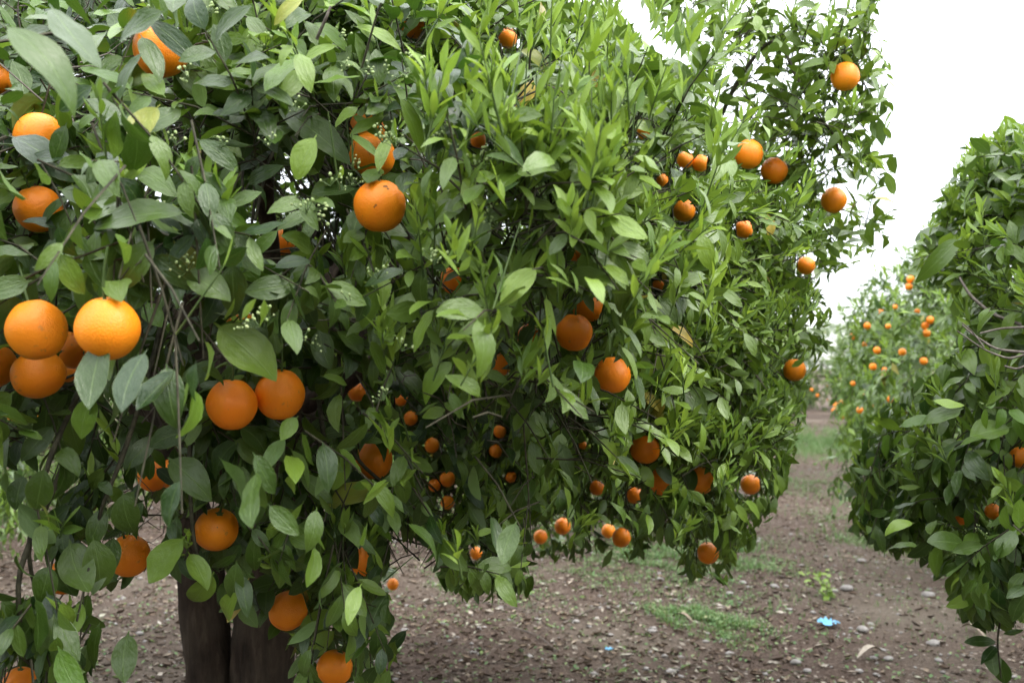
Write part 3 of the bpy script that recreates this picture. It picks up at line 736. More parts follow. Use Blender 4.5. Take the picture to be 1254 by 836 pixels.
def pick_heroes(LV, n, want_vis=False):
    """the leaves that show largest: a coarse depth buffer decides what is in view"""
    cell = 5.0; gw, gh_ = int(W_ / cell) + 2, int(H_ / cell) + 2
    buf = np.full(gw * gh_, 1e9)
    samples = []
    for f, s_ in ((.2, 0), (.4, .25), (.4, -.25), (.6, .25), (.6, -.25), (.85, 0), (.5, 0)):
        p = LV.pos + LV.dir * (LV.L * f)[:, None] + LV.side * (LV.L * LV.W * s_)[:, None]
        x, y, d = project(p); ok = (x > 0) & (x < W_) & (y > 0) & (y < H_) & (d > .3)
        idx = (np.clip(y, 0, H_ - 1) / cell).astype(int) * gw + (np.clip(x, 0, W_ - 1) / cell).astype(int)
        np.minimum.at(buf, idx[ok], d[ok]); samples.append((idx, d, ok))
    vis = sum(((d <= buf[idx] + .015) & ok).astype(float) for idx, d, ok in samples) / len(samples)
    _, _, d = project(LV.pos)
    facing = np.abs((LV.nrm * norm(CAM - LV.pos)).sum(-1))
    area = (LV.L ** 2 * LV.W) * F_ ** 2 / np.maximum(d, .3) ** 2 * facing * np.where(vis > .4, vis, 0)
    if want_vis: return vis > .1
    return np.argsort(-area)[:n]

def limbs(base, forks, crown, n_limb, thick, seed):
    """trunk stems and main limbs as polylines"""
    r = np.random.default_rng(seed); out = []
    ends = []
    for i in range(n_limb):
        a = 2 * math.pi * i / n_limb + r.uniform(-.3, .3)
        z1 = r.uniform(crown.zs[0] + .6, crown.zs[-1] - .5)
        st = forks[i % len(forks)]
        q = np.array([crown.c[0] + math.cos(a) * 1.0, crown.c[1] + math.sin(a) * 1.0, z1])
        rr = float(crown.radius(q[None])[0]) - .5
        e = np.array([crown.c[0] + math.cos(a) * rr, crown.c[1] + math.sin(a) * rr, z1])
        t = np.linspace(0, 1, 9)[:, None]
        mid = (st + e) / 2 + np.array([0, 0, .28]) + r.normal(0, .08, 3)
        p = (1 - t) ** 2 * st + 2 * t * (1 - t) * mid + t * t * e
        p[1:-1] += r.normal(0, .018, (7, 3))
        out.append((p, thick * (1 - .78 * t[:, 0]))); ends.append(p)
    return out, ends

def connect_twigs(starts, ends_polys, seed, r0=.008):
    """thin branches from the limbs out to the branchlets"""
    nodes = np.concatenate([p[3:] for p in ends_polys]); r = np.random.default_rng(seed)
    ps, rs = [], []
    for s_ in starts:
        dd = np.linalg.norm(nodes - s_, axis=1); k = np.argmin(dd)
        if dd[k] > .9: continue
        a = nodes[k]; t = np.linspace(0, 1, 6)[:, None]; m = (a + s_) / 2 + r.normal(0, .06, 3) + UP * .05
        p = (1 - t) ** 2 * a + 2 * t * (1 - t) * m + t * t * s_; p[1:-1] += r.normal(0, .010, (4, 3))
        ps.append(p); rs.append(r0 * (1 - .6 * t[:, 0]) * r.uniform(.6, 1.2))
    return ps, rs

def bud_clusters(parent, base, spots):
    """each cluster is one part of the tree: stalks and little round buds"""
    sph = []
    for i in range(5):
        ph = math.pi * i / 4
        for j in range(6): a = 2 * math.pi * j / 6; sph.append((math.sin(ph) * math.cos(a), math.sin(ph) * math.sin(a), math.cos(ph) * 1.15))
    sph = np.array(sph); sf = np.array([(i * 6 + j, i * 6 + (j + 1) % 6, (i + 1) * 6 + (j + 1) % 6, (i + 1) * 6 + j) for i in range(4) for j in range(6)])
    meshes = []
    for v in range(5):
        r = np.random.default_rng(300 + v); V, Fq, off = [], [], 0; ps, rs = [], []
        for k in range(int(r.integers(5, 10))):
            c = r.normal(0, .011, 3) + np.array([0, 0, .022]); q = r.uniform(.0022, .0042)
            V.append(sph * q + c); Fq.append(sf + off); off += len(sph)
            ps.append(np.array([(0, 0, 0), c * .5 + r.normal(0, .001, 3), c])); rs.append(np.array([.0009, .0008, .0008]))
        me = mesh_np('bud', np.concatenate(V), np.concatenate(Fq), M_BUD)
        tv, tf = tubes(ps, rs, 4)
        meshes.append((me, mesh_np('bud_stalk', tv, tf, M_GSTEM)))
    for i, p in enumerate(spots):
        me, ms = meshes[i % 5]
        o = link('bud_cluster', me, parent, p - base); o.rotation_euler = (rng.normal(0, .5), rng.normal(0, .5), rng.uniform(0, 6.28)); o.scale = (rng.uniform(.42, .72),) * 3
        link('bud_stalk', ms, o)

def jitter_forks(base, zs): return [base + np.array([dx, dy, z]) for dx, dy, z in zs]

# ================================================================== the big orange tree on the left
tA = empty('orange_tree', TREE_BASE_A)
tag(tA, 'big leafy orange tree filling the left, dark forked trunk and the largest oranges', 'orange tree', 'orange trees in the grove')
LA, TW, GS = Leaves(), [], []
pA, nA = CR_A.sample(1650)
qx, qy, qd = project(pA)
view = norm(CAM - pA); facing = (nA * view).sum(-1)
keep = inpoly(qx, qy, SKY_A) | (qx > W_) | (qd < .5) | (qy < -120)
keep &= ~((qy > 836) & (qd < 1.2))
for po, f in OPEN_A: keep &= ~(inpoly(qx, qy, po) & (rng.uniform(size=len(qx)) < f))
keep &= (facing > -.25) | (rng.uniform(size=len(qx)) < .75)
keep &= ~((pA[:, 2] < 1.15) & (facing < 0) & (qx < 500) & (rng.uniform(size=len(qx)) < .8))
keep &= ~((qx < 600) & (qx > -50) & (qd < 3) & (vnoise(pA, 44, 4.5) < np.interp(qx, [300, 600], [.02, -.35])))
pA, nA = pA[keep], nA[keep]; qx, qy, qd = qx[keep], qy[keep], qd[keep]
upb = np.interp(pA[:, 2], [.9, 1.4, 2.0, 2.8], [-.75, -.15, .35, .8])
yp = np.clip(np.interp(qx, [100, 350, 560, 700, 1000], [.10, .34, .42, .85, 1.0]) * np.interp(pA[:, 2], [.95, 1.25, 1.6, 2.0], [.15, .6, .9, 1.15]), 0, .95)
facing = (nA * norm(CAM - pA)).sum(-1)
ts, td, tl = branchlets(LA, TW, GS, pA, nA, upb, yp, dens=7, K=8, tintm=.40, oldp=.004)
starts = list(ts)
# inner layer: sparse leaves behind the outer one, coloured darker to imitate interior shade
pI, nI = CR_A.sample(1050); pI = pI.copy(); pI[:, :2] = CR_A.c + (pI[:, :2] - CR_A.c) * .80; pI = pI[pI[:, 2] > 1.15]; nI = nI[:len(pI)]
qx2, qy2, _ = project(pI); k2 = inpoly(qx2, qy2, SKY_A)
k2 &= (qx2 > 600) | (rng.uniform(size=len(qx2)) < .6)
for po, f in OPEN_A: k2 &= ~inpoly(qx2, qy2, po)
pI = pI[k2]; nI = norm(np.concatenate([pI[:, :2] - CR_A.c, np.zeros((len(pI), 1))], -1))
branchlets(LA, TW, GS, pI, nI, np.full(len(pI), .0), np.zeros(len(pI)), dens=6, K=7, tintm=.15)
# the hanging branches in front and at the back skirt (points read from the photo)
HB, HSTEM = [], []
def hang(px0, py0, d0, px1, py1, d1, n, spread=.05):
    a, b = P(px0, py0, d0), P(px1, py1, d1)
    w = norm(a[:2] - CR_A.c) * .35
    HSTEM.append(np.array([a + UP * .35 - (*w, 0), a + UP * .12 - (*(w * .4), 0), a, (a + b) / 2 + rng.normal(0, .02, 3), b - UP * .0]))
    for i in range(n):
        t = (i + .5) / n; HB.append((a + (b - a) * t + rng.normal(0, spread, 3)))
hang(400, 560, 1.75, 425, 800, 2.0, 13, .045)
hang(430, 560, 1.8, 560, 660, 2.0, 10, .05)
hang(60, 560, 1.45, 70, 800, 1.55, 12, .07)
hang(20, 700, 1.4, 60, 836, 1.5, 6, .06)
hang(150, 560, 1.55, 120, 720, 1.6, 7, .05)
hang(230, 560, 1.6, 250, 720, 1.6, 7, .04)
hang(600, 560, 3.4, 600, 705, 3.6, 10, .09)
hang(545, 610, 3.5, 545, 690, 3.6, 4, .06)
hang(700, 560, 4.2, 690, 635, 4.5, 8, .12)
hang(775, 570, 3.6, 760, 640, 4.0, 8, .10)
hang(860, 580, 2.9, 868, 655, 3.45, 8, .06)
hang(920, 540, 3.2, 900, 620, 3.3, 6, .08)
for _ in range(7): HB.append(P(225, 268, 1.2) + rng.normal(0, .045, 3))  # extra leaf cluster, added to keep direct sun off the largest orange
HB = np.array(HB)
nh = norm(np.concatenate([HB[:, :2] - CR_A.c, np.full((len(HB), 1), -.2)], -1))
x_, _, _ = project(HB)
branchlets(LA, TW, GS, HB, nh, np.full(len(HB), -.9), np.where((x_ > 420) & (x_ < 580), .45, .1), dens=5, K=8, tintm=.42, hang=.35)
# bright tufts of new growth on the flank
TF = [P(x, y, d) for x, y, d in ((500, 430, 1.85), (545, 455, 1.95), (565, 405, 1.95), (470, 400, 1.75), (405, 375, 1.6), (530, 480, 1.95), (430, 340, 1.65), (500, 360, 1.8), (585, 370, 2.0), (545, 600, 2.1), (520, 625, 2.1), (560, 630, 2.15), (575, 605, 2.15), (500, 655, 2.1), (395, 610, 1.75), (420, 650, 1.85), (385, 690, 1.85))]
for _ in range(170):
    x, y = rng.uniform(560, 985), rng.uniform(150, 560); h = CR_A.hit(x, y, .02)
    if h and h < 3.6: TF.append(P(x, y, h - .03))
TF = np.array(TF); nt_ = norm(np.concatenate([TF[:, :2] - CR_A.c, np.full((len(TF), 1), .3)], -1))
branchlets(LA, TW, GS, TF, nt_, np.full(len(TF), .5), np.full(len(TF), .97), dens=4, K=4, tintm=.72)
# the leaning branch that rises against the sky
stemp = [P(870, 170, 3.0), P(905, 95, 2.85), P(935, 55, 2.78), P(955, 48, 2.72), P(975, 95, 2.7), P(1000, 140, 2.72), P(1022, 165, 2.74), P(1028, 190, 2.75)]
LB = []
for (a, b, n, s_) in ((P(835, 100, 2.95), P(870, -40, 2.9), 9, .07), (P(870, 60, 2.9), P(960, 10, 2.8), 12, .08), (P(940, 20, 2.75), P(1060, -20, 2.7), 10, .08), (P(965, 70, 2.72), P(1065, 60, 2.7), 11, .055),
                      (P(1000, 110, 2.72), P(1060, 130, 2.7), 7, .04), (P(985, 140, 2.72), P(950, 170, 2.8), 7, .05), (P(1020, 160, 2.74), P(1050, 165, 2.74), 4, .03), (P(1005, 190, 2.8), P(1030, 215, 2.8), 3, .03), (P(800, 20, 3.0), P(860, 10, 2.95), 5, .05), (P(965, 225, 2.95), P(1068, 290, 2.9), 9, .05), (P(880, 190, 3.0), P(990, 235, 2.9), 8, .05), (P(985, 300, 3.0), P(1010, 330, 3.0), 4, .03)):
    for i in range(n): LB.append(a + (b - a) * (i + .5) / n + rng.normal(0, s_, 3))
LB = np.array(LB)
nb_ = norm(rng.normal(0, 1, (len(LB), 3)) * np.array([1, .6, .3]) + np.array([.2, -.3, .3]))
branchlets(LA, TW, GS, LB, nb_, np.full(len(LB), .5), np.full(len(LB), .4), dens=3, K=4, size=1.12, tintm=.6)
# leafy sprigs round every fruit's stalk
ORA = []
for (px, py, dia, hid, lab) in ORANGES_A:
    R = .04
    d = 2 * R * F_ / dia
    if dia <= 22: d = min(d, 4.7 if py > 635 else 3.9 if py > 480 else 3.4)
    s_ = dia * d / F_ / 2 / R
    if dia <= 24: hid = min(hid, .12)
    ORA.append((px, py, dia, hid, lab, d, s_))
ob, od_, oo = [], [], []
for (px, py, dia, hid, lab, d, s_) in ORA:
    c = P(px, py, d); top = c + UP * .10 * s_
    for k in range(3):
        ob.append(top + rng.normal(0, .015, 3) + np.array([0, .03, 0])); od_.append(norm(rng.normal(0, 1, 3) * np.array([1, .7, .5]) + UP * .25)); oo.append(norm(CAM - c))
    vd = norm(c - CAM)
    for k in range(6 if dia > 27 else 13):
        ob.append(c + vd * rng.uniform(.07, .15) + rng.normal(0, .045 if dia < 30 else .03, 3) * (1 - np.abs(vd) * .8)); od_.append(norm(rng.normal(0, 1, 3) + vd * .4)); oo.append(norm(CAM - c))
ob, od_, oo = map(np.array, (ob, od_, oo))
TW.extend(list(shoots(LA, ob, od_, rng.uniform(.08, .16, len(ob)), 6, 0, oo, .08, .47, .3, np.full(len(ob), .45), c=.3)))
LA.done()
_x = project(LA.pos)[0]; LA.L = LA.L * np.interp(_x, [200, 650, 1000], [.98, .90, .86])
LA.tint = np.where(LA.kind == 0, np.clip(LA.tint + np.interp(_x, [100, 550, 750, 1000], [-.16, -.02, .26, .36]), 0, 1), LA.tint)  # leaf colour lightened rightwards and darkened leftwards, imitating the brighter lit flank
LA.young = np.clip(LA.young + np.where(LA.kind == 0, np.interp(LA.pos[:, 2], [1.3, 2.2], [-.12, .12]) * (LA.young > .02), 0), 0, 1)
ctr = LA.pos + LA.dir * (LA.L * .6)[:, None]
cx, cy, cd = project(ctr)
bad = np.zeros(len(cx), bool)
# keep clear: nothing nearer the lens than .95 m, and the sky notch above the crown
bad |= (cd < 1.0) & (cd > -1)
notch = [(755, -60), (764, 25), (798, 66), (838, 92), (850, 60), (806, 42), (790, 0), (790, -60)]
bad |= inpoly(cx, cy, notch)
bad |= inpoly(cx, cy, [(862, 100), (900, 95), (935, 150), (900, 160)]) & (rng.uniform(size=len(cx)) < .6)
bad |= inpoly(cx, cy, [(1092, -50), (1092, 300), (1060, 318), (1006, 345), (1035, 372), (1050, 440), (1100, 700), (1300, 700), (1300, -50)])
LA.keep(~bad)
LA.keep(carve(LA, SKY_A + [], OPEN_A) | (project(LA.pos)[1] < 335) & (project(LA.pos)[0] > 750))
LA.keep(cull_for(LA, [(o[0], o[1], o[2], o[3], o[5]) for o in ORA]))
# leaves do not bury the hand-read ones in front
hx = [(.5 * (h[0] + h[2]), .5 * (h[1] + h[3]), .42 * math.hypot(h[2] - h[0], h[3] - h[1]), .0, h[4]) for h in HAND if h[0] < 1060]
cx, cy, cd = project(LA.pos + LA.dir * (LA.L * .5)[:, None]); kk = np.ones(len(cx), bool)
for (x, y, r, _, dep) in hx: kk &= ~((np.hypot(cx - x, cy - y) < r) & (cd < dep + .02))
LA.keep(kk)
her = pick_heroes(LA, 300 - len(hx))
mask = np.zeros(len(LA.L), bool); mask[her] = True
for i in her:
    leaf_obj(tA, TREE_BASE_A, LA.pos[i], LA.dir[i], LA.nrm[i], LA.L[i], LA.W[i], LA.kind[i], LA.tint[i], LA.young[i], LA.old[i], LA.var[i])
for h in HAND:
    if h[0] < 1060: hand_leaf(h, tA, TREE_BASE_A)
LA.keep(~mask)
_, _, dd_ = project(LA.pos); seen = pick_heroes(LA, 0, True)
print('tree A leaves', len(LA.L))
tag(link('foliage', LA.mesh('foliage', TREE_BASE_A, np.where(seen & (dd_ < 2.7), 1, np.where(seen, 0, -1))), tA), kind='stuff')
# trunks and limbs
def stem(name, parent, base, pts, rad, sides=16, m=M_BARK, lump=.09, seed=0):
    pts = np.asarray(pts, float); t = np.linspace(0, 1, len(pts)); T = np.linspace(0, 1, len(pts) * 5)
    # smooth the polyline
    q = np.stack([np.interp(T, t, pts[:, i]) for i in range(3)], -1)
    for _ in range(3): q[1:-1] = (q[:-2] + q[1:-1] * 2 + q[2:]) / 4
    r = np.interp(T, t, rad)
    v, f = tubes([q], [r], sides)
    cen = np.repeat(q, sides, 0); dv = v - cen
    v = cen + dv * (1 + lump * vnoise(v, seed, 14.0) + lump * .5 * vnoise(v, seed + 1, 40.0))[:, None]
    return link(name, mesh_np(name, v - base, f, m), parent)
b = TREE_BASE_A
stem('trunk', tA, b, [b + (-.07, 0, -.06), b + (-.075, 0, .25), b + (-.09, 0, .6), b + (-.14, .02, .95), b + (-.22, .04, 1.15)], [.12, .082, .078, .075, .06], seed=1)
stem('trunk', tA, b, [b + (.07, -.02, -.06), b + (.085, -.02, .25), b + (.085, -.02, .6), b + (.12, 0, .95), b + (.22, .02, 1.2)], [.14, .105, .10, .092, .07], seed=5)
lm, ends = limbs(b, [b + (-.20, .04, 1.08), b + (.18, .02, 1.12)], CR_A, 11, .045, 3)
for k, (p, r) in enumerate(lm): stem('branch', tA, b, p, r, sides=8, lump=.05, seed=20 + k)
stem('branch', tA, b, [lm[0][0][4], P(860, 300, 3.9), *stemp], [.016, .011, .008, .0065, .006, .0055, .005, .0045, .004, .003], sides=7, m=M_TWIG, lump=.03, seed=50)
cps, crs = connect_twigs(starts, ends, 9, .006)
OC = [(o[0], o[1], o[2], o[3], o[5]) for o in ORA]
cc = [(p, r) for p, r in zip(cps, crs) if len(clear_lines([p], OC, BARE_A))]; cps, crs = zip(*cc)
TW = clear_lines(TW, OC, BARE_A); GS = clear_lines(GS, OC, BARE_A)
def thin_deep(lines, frac=.75):
    out = []
    for q in lines:
        x, y, d = project(np.asarray(q)[len(q) // 2][None])
        if any(d[0] < dl and inpoly(x, y, po)[0] for po, dl, f in DEEP_A) and rng.uniform() < frac: continue
        out.append(q)
    return out
TW = thin_deep(TW); GS = thin_deep(GS)
cc = [(p, r) for p, r in zip(cps, crs) if len(thin_deep([p], .8))]; cps, crs = zip(*cc)
v1, f1 = tubes(cps, crs, 4)
tw = TW; v2, f2 = tubes(tw, [np.array([.0022, .0018, .0010])] * len(tw), 3)
tag(link('twigs', mesh_np('twigs', np.concatenate([v1, v2]) - b, np.concatenate([f1, f2 + len(v1)]), M_TWIG), tA), kind='stuff')
v3, f3 = tubes(GS, [np.array([.0018, .0015, .0009])] * len(GS), 3)
tag(link('green_stems', mesh_np('green_stems', v3 - b, f3, M_GSTEM), tA), kind='stuff')
# dead fine twigs inside the crown
r_ = np.random.default_rng(77); dps, drs = [], []
pD, nD = CR_A.sample(2600)
_f = (nD * norm(CAM - pD)).sum(-1) > .1; pD, nD = pD[_f], nD[_f]
for p, n in zip(pD, nD):
    a = p - n * r_.uniform(.10, .40); d = norm(r_.normal(0, 1, 3)); L = r_.uniform(.05, .20)
    q = np.array([a, a + d * L * .35 + r_.normal(0, .008, 3), a + d * L * .7 + r_.normal(0, .015, 3), a + d * L + r_.normal(0, .02, 3)])
    dps.append(q); drs.append(np.array([.0017, .0014, .0011, .0007]))
    e = q[1] + norm(d + r_.normal(0, .7, 3)) * L * .5; dps.append(np.array([q[1], (q[1] + e) / 2 + r_.normal(0, .005, 3), e])); drs.append(np.array([.0012, .001, .0006]))
cc = [(p, r) for p, r in zip(dps, drs) if len(clear_lines([p], OC, BARE_A))]; dps, drs = zip(*cc)
v4, f4 = tubes(dps, drs, 3)
tag(link('dead_twigs', mesh_np('dead_twigs', v4 - b, f4, M_DRY), tA), kind='stuff')
for k, q in enumerate(HSTEM): stem('branch', tA, b, q, [.006, .005, .0042, .0034, .002], sides=6, m=M_TWIG, lump=.04, seed=90 + k)
# grey bare twigs that show
def bare(parent, base, pts, r, seed=0):
    return stem('dry_twig', parent, base, pts, r, sides=6, m=M_DRY, lump=.04, seed=seed)
bare(tA, b, [P(388, 48, 1.42), P(398, 25, 1.4), P(405, 8, 1.4)], [.003, .0026, .002], 1)
bare(tA, b, [P(722, 262, 2.0), P(742, 295, 2.0), P(755, 330, 2.02), P(765, 350, 2.05)], [.006, .005, .005, .004], 2)
bare(tA, b, [P(680, 333, 1.98), P(712, 333, 1.97), P(742, 308, 1.98)], [.002, .003, .0035], 3)
# buds
BUD = [(300, 405), (318, 400), (330, 392), (218, 326), (228, 333), (207, 322), (375, 262), (384, 258), (438, 205), (432, 228), (405, 228), (420, 232), (468, 175), (476, 168), (484, 180), (490, 10), (470, 12), (415, 45), (420, 88), (440, 85), (470, 90),
       (485, 95), (498, 82), (520, 78), (548, 160), (540, 172), (552, 185), (580, 205), (588, 210), (600, 192), (608, 186), (330, 178), (325, 60), (350, 40), (362, 137), (192, 255), (215, 178), (230, 95), (275, 178), (95, 60), (105, 72), (190, 12), (255, 15),
       (598, 272), (610, 280), (755, 185), (748, 192), (762, 180), (770, 130), (778, 125), (755, 133), (690, 258), (682, 262), (838, 330), (848, 328), (865, 362), (870, 358), (528, 320), (532, 325), (462, 342), (430, 375), (492, 430), (365, 420), (388, 430), (470, 490), (795, 345), (822, 335), (838, 312)]
def surf(cr, x, y, lo=1.15, dflt=2.5, off=.13):
    h = cr.hit(x, y); return (h if h else dflt) - off
spots = [P(x, y, max(1.15, surf(CR_A, x, y))) for x, y in BUD]
bud_clusters(tA, b, spots)
GA = 'oranges on the big left tree'
M_SCAR = simple('brown scar', [(.35, (.20, .085, .03)), (.7, (.34, .15, .05))], 90, rough=.8)
def scar(o, cam_dirs, size, seed):
    r = np.random.default_rng(seed); q = o.matrix_basis.to_quaternion().inverted(); V, Fq = [], []
    for (dx, dy, k) in cam_dirs:
        c = np.array(q @ Vector((dx, -math.sqrt(max(0.05, 1 - dx * dx - dy * dy)), dy))); t1 = norm(np.cross(c, UP + .01)); t2 = np.cross(c, t1); b0 = len(V)
        V.append(c * .0405)
        for j in range(9):
            a = j * 2 * math.pi / 9; rr = size * k * r.uniform(.5, 1.2); V.append(norm(c + (t1 * math.cos(a) * 1.6 + t2 * math.sin(a)) * rr / .04) * .0398)
        Fq += [(b0, b0 + 1 + j, b0 + 1 + (j + 1) % 9) for j in range(9)]
    link('scar', mesh_np('scar', np.array(V), np.array(Fq), M_SCAR), o)
for (px, py, dia, hid, lab, d, s_) in ORA:
    o_ = place_orange(P(px, py, d), dia, lab, GA, s_, long_stalk=(px, py) in ((265, 648), (1021, 245)))
    if (px, py) == (465, 252): scar(o_, [(.32, .62, 1), (.42, .52, .6)], .0036, 1)
    if (px, py) == (1035, 94): scar(o_, [(-.1, .75, .6), (.15, .78, .7), (-.35, .62, .5), (.3, .7, .5), (-.2, .85, .4)], .0032, 2)
    if (px, py) == (948, 209): scar(o_, [(-.5, .1, .3), (-.4, -.2, .25), (-.55, .3, .25), (-.2, .2, .2), (.2, .5, .25), (.4, 0, .2)], .0035, 3)

# ================================================================== the near tree on the right
TB = np.array([2.95, 2.9, 0.0])
tR = empty('orange_tree', TB)
tag(tR, 'dense orange tree cut by the right edge, glossy dark leaves and grey bare twigs', 'orange tree', 'orange trees in the grove')
LR, TW, GS = Leaves(), [], []
pR, nR = CR_R.sample(1150)
fc = (nR * norm(CAM - pR)).sum(-1); qx, qy, qd = project(pR)
keep = ((fc > -.3) & (qx < 1500)) | (rng.uniform(size=len(fc)) < .3)
keep &= ~inpoly(qx, qy, [(1000, 620), (1075, 655), (1150, 700), (1165, 745), (1200, 770), (1200, 900), (1000, 900)])
pR, nR = pR[keep], nR[keep]
upb = np.interp(pR[:, 2], [.9, 1.4, 2.0, 2.6], [-.7, -.1, .4, .8])
yp = np.interp(pR[:, 2], [1.0, 1.5, 2.0, 2.3], [.15, .5, .8, .95])
ts, _, _ = branchlets(LR, TW, GS, pR, nR, upb, yp, dens=6, K=7, tintm=.46, size=1.15)
HB = []
hang(1180, 650, 2.5, 1215, 750, 2.5, 7, .05); hang(1254, 600, 2.2, 1250, 690, 2.3, 6, .05)
hang(1075, 520, 2.9, 1100, 640, 2.8, 6, .05)
HB = np.array(HB); nh = norm(np.concatenate([HB[:, :2] - CR_R.c, np.zeros((len(HB), 1))], -1))
branchlets(LR, TW, GS, HB, nh, np.full(len(HB), -.8), np.full(len(HB), .05), dens=4, K=7, tintm=.25, hang=.3)
HT = np.array([P(x, y, 2.9) for x, y in ((1205, 205), (1210, 225), (1225, 205), (1240, 190), (1250, 195), (1180, 265), (1160, 295), (1235, 210), (1200, 245))])
branchlets(LR, TW, GS, HT, np.tile(norm(np.array([-.2, -.3, .9])), (len(HT), 1)), np.full(len(HT), .8), np.full(len(HT), .7), dens=4, K=6, tintm=.6)
LR.done()
ORR = []
for (px, py, dia, hid, lab) in ORANGES_R:
    h = surf(CR_R, px, py, off=-.12); ORR.append((px, py, dia, hid, lab, h, dia * h / F_ / 2 / .04 * 1.6))
LR.keep(cull_for(LR, [(o[0], o[1], o[2], o[3], o[5]) for o in ORR]))
cx, cy, cd = project(LR.pos + LR.dir * (LR.L * .5)[:, None])
kk = ~((cd < 1.7) & (cx < 1350))
kk &= ~inpoly(cx, cy, [(900, -100), (1190, -100), (1192, 160), (1155, 245), (1122, 300), (1126, 335), (1165, 350), (1178, 420), (1160, 452), (1118, 482), (1075, 508), (1045, 552), (1045, 650), (900, 700)])
kk &= ~inpoly(cx, cy, [(900, -400), (1188, -400), (1192, 165), (1215, 172), (1232, 150), (1262, 158), (1500, 120), (1500, -400)])
kk &= ~(inpoly(cx, cy, [(1165, 735), (1205, 762), (1260, 755), (1600, 770), (1600, 1500), (1165, 1500)]) & ~inpoly(cx, cy, [(1214, 735), (1238, 735), (1234, 762), (1216, 762)]) & (cx < 1600))
kk &= ~inpoly(cx, cy, [(900, 640), (1040, 640), (1082, 672), (1110, 668), (1165, 700), (1172, 742), (1205, 770), (1205, 900), (900, 900)])
for h in HAND:
    if h[0] >= 1060: kk &= ~((np.hypot(cx - .5 * (h[0] + h[2]), cy - .5 * (h[1] + h[3])) < .42 * math.hypot(h[2] - h[0], h[3] - h[1])) & (cd < h[4] + .02))
LR.keep(kk)
nH = sum(h[0] >= 1060 for h in HAND)
her = pick_heroes(LR, 300 - nH); mask = np.zeros(len(LR.L), bool); mask[her] = True
for i in her:
    leaf_obj(tR, TB, LR.pos[i], LR.dir[i], LR.nrm[i], LR.L[i], LR.W[i], LR.kind[i], LR.tint[i], LR.young[i], LR.old[i], LR.var[i])
for h in HAND:
    if h[0] >= 1060: hand_leaf(h, tR, TB)
LR.keep(~mask)
print('tree R leaves', len(LR.L))
tag(link('foliage', LR.mesh('foliage', TB, np.where(pick_heroes(LR, 0, True), 1, -1)), tR), kind='stuff')
stem('trunk', tR, TB, [TB + (0, 0, -.06), TB + (0, 0, .3), TB + (.02, 0, .7), TB + (.04, .02, 1.0)], [.14, .10, .09, .07], seed=8)
lm, ends = limbs(TB, [TB + (.04, .02, .95)], CR_R, 9, .04, 13)
for k, (p, r) in enumerate(lm): stem('branch', tR, TB, p, r, sides=8, seed=70 + k)
cps, crs = connect_twigs(list(ts[::2]), ends, 19, .006)
OCR = [(o[0], o[1], o[2], o[3], o[5]) for o in ORR]
cc = [(p, r) for p, r in zip(cps, crs) if len(clear_lines([p], OCR, BARE_R))]; cps, crs = zip(*cc)
TW = clear_lines(TW, OCR, BARE_R); GS = clear_lines(GS, OCR, BARE_R)
v1, f1 = tubes(cps, crs, 4); v2, f2 = tubes(TW, [np.array([.0022, .0018, .0010])] * len(TW), 3)
tag(link('twigs', mesh_np('twigs', np.concatenate([v1, v2]) - TB, np.concatenate([f1, f2 + len(v1)]), M_TWIG), tR), kind='stuff')
v3, f3 = tubes(GS, [np.array([.0018, .0015, .0009])] * len(GS), 3)
tag(link('green_stems', mesh_np('green_stems', v3 - TB, f3, M_GSTEM), tR), kind='stuff')
bare(tR, TB, [P(1175, 340, 2.5), P(1188, 362, 2.45), P(1215, 385, 2.4), P(1262, 402, 2.35)], [.003, .004, .0045, .005], 4)
bare(tR, TB, [P(1262, 400, 2.3), P(1225, 402, 2.3), P(1200, 408, 2.3)], [.004, .003, .002], 5)
bare(tR, TB, [P(1262, 432, 2.2), P(1220, 428, 2.25), P(1195, 412, 2.28), P(1178, 398, 2.3)], [.004, .003, .0025, .0015], 6)
bare(tR, TB, [P(1262, 432, 2.2), P(1235, 440, 2.22), P(1205, 428, 2.26), P(1172, 405, 2.3)], [.003, .003, .002, .0015], 7)
bare(tR, TB, [P(1205, 425, 2.26), P(1190, 405, 2.27), P(1178, 395, 2.27)], [.002, .0016, .001], 8)
bare(tR, TB, [P(1262, 445, 2.2), P(1245, 452, 2.2), P(1230, 448, 2.2)], [.003, .0025, .002], 9)
stem('branch', tR, TB, [P(1242, 715, 2.5), P(1226, 750, 2.47), P(1221, 785, 2.47), P(1226, 830, 2.48)], [.004, .003, .0025, .0015], sides=6, m=M_TWIG, lump=.03, seed=60)
bud_clusters(tR, TB, [P(x, y, max(1.9, surf(CR_R, x, y, dflt=2.6))) for x, y in ((1206, 655), (1224, 672), (1229, 676), (1165, 683), (1180, 655), (1200, 650), (1205, 500), (1240, 360))])
for (px, py, dia, hid, lab, d, s_) in ORR: place_orange(P(px, py, d), dia, lab, 'oranges on the near right tree', min(.7, s_ ))

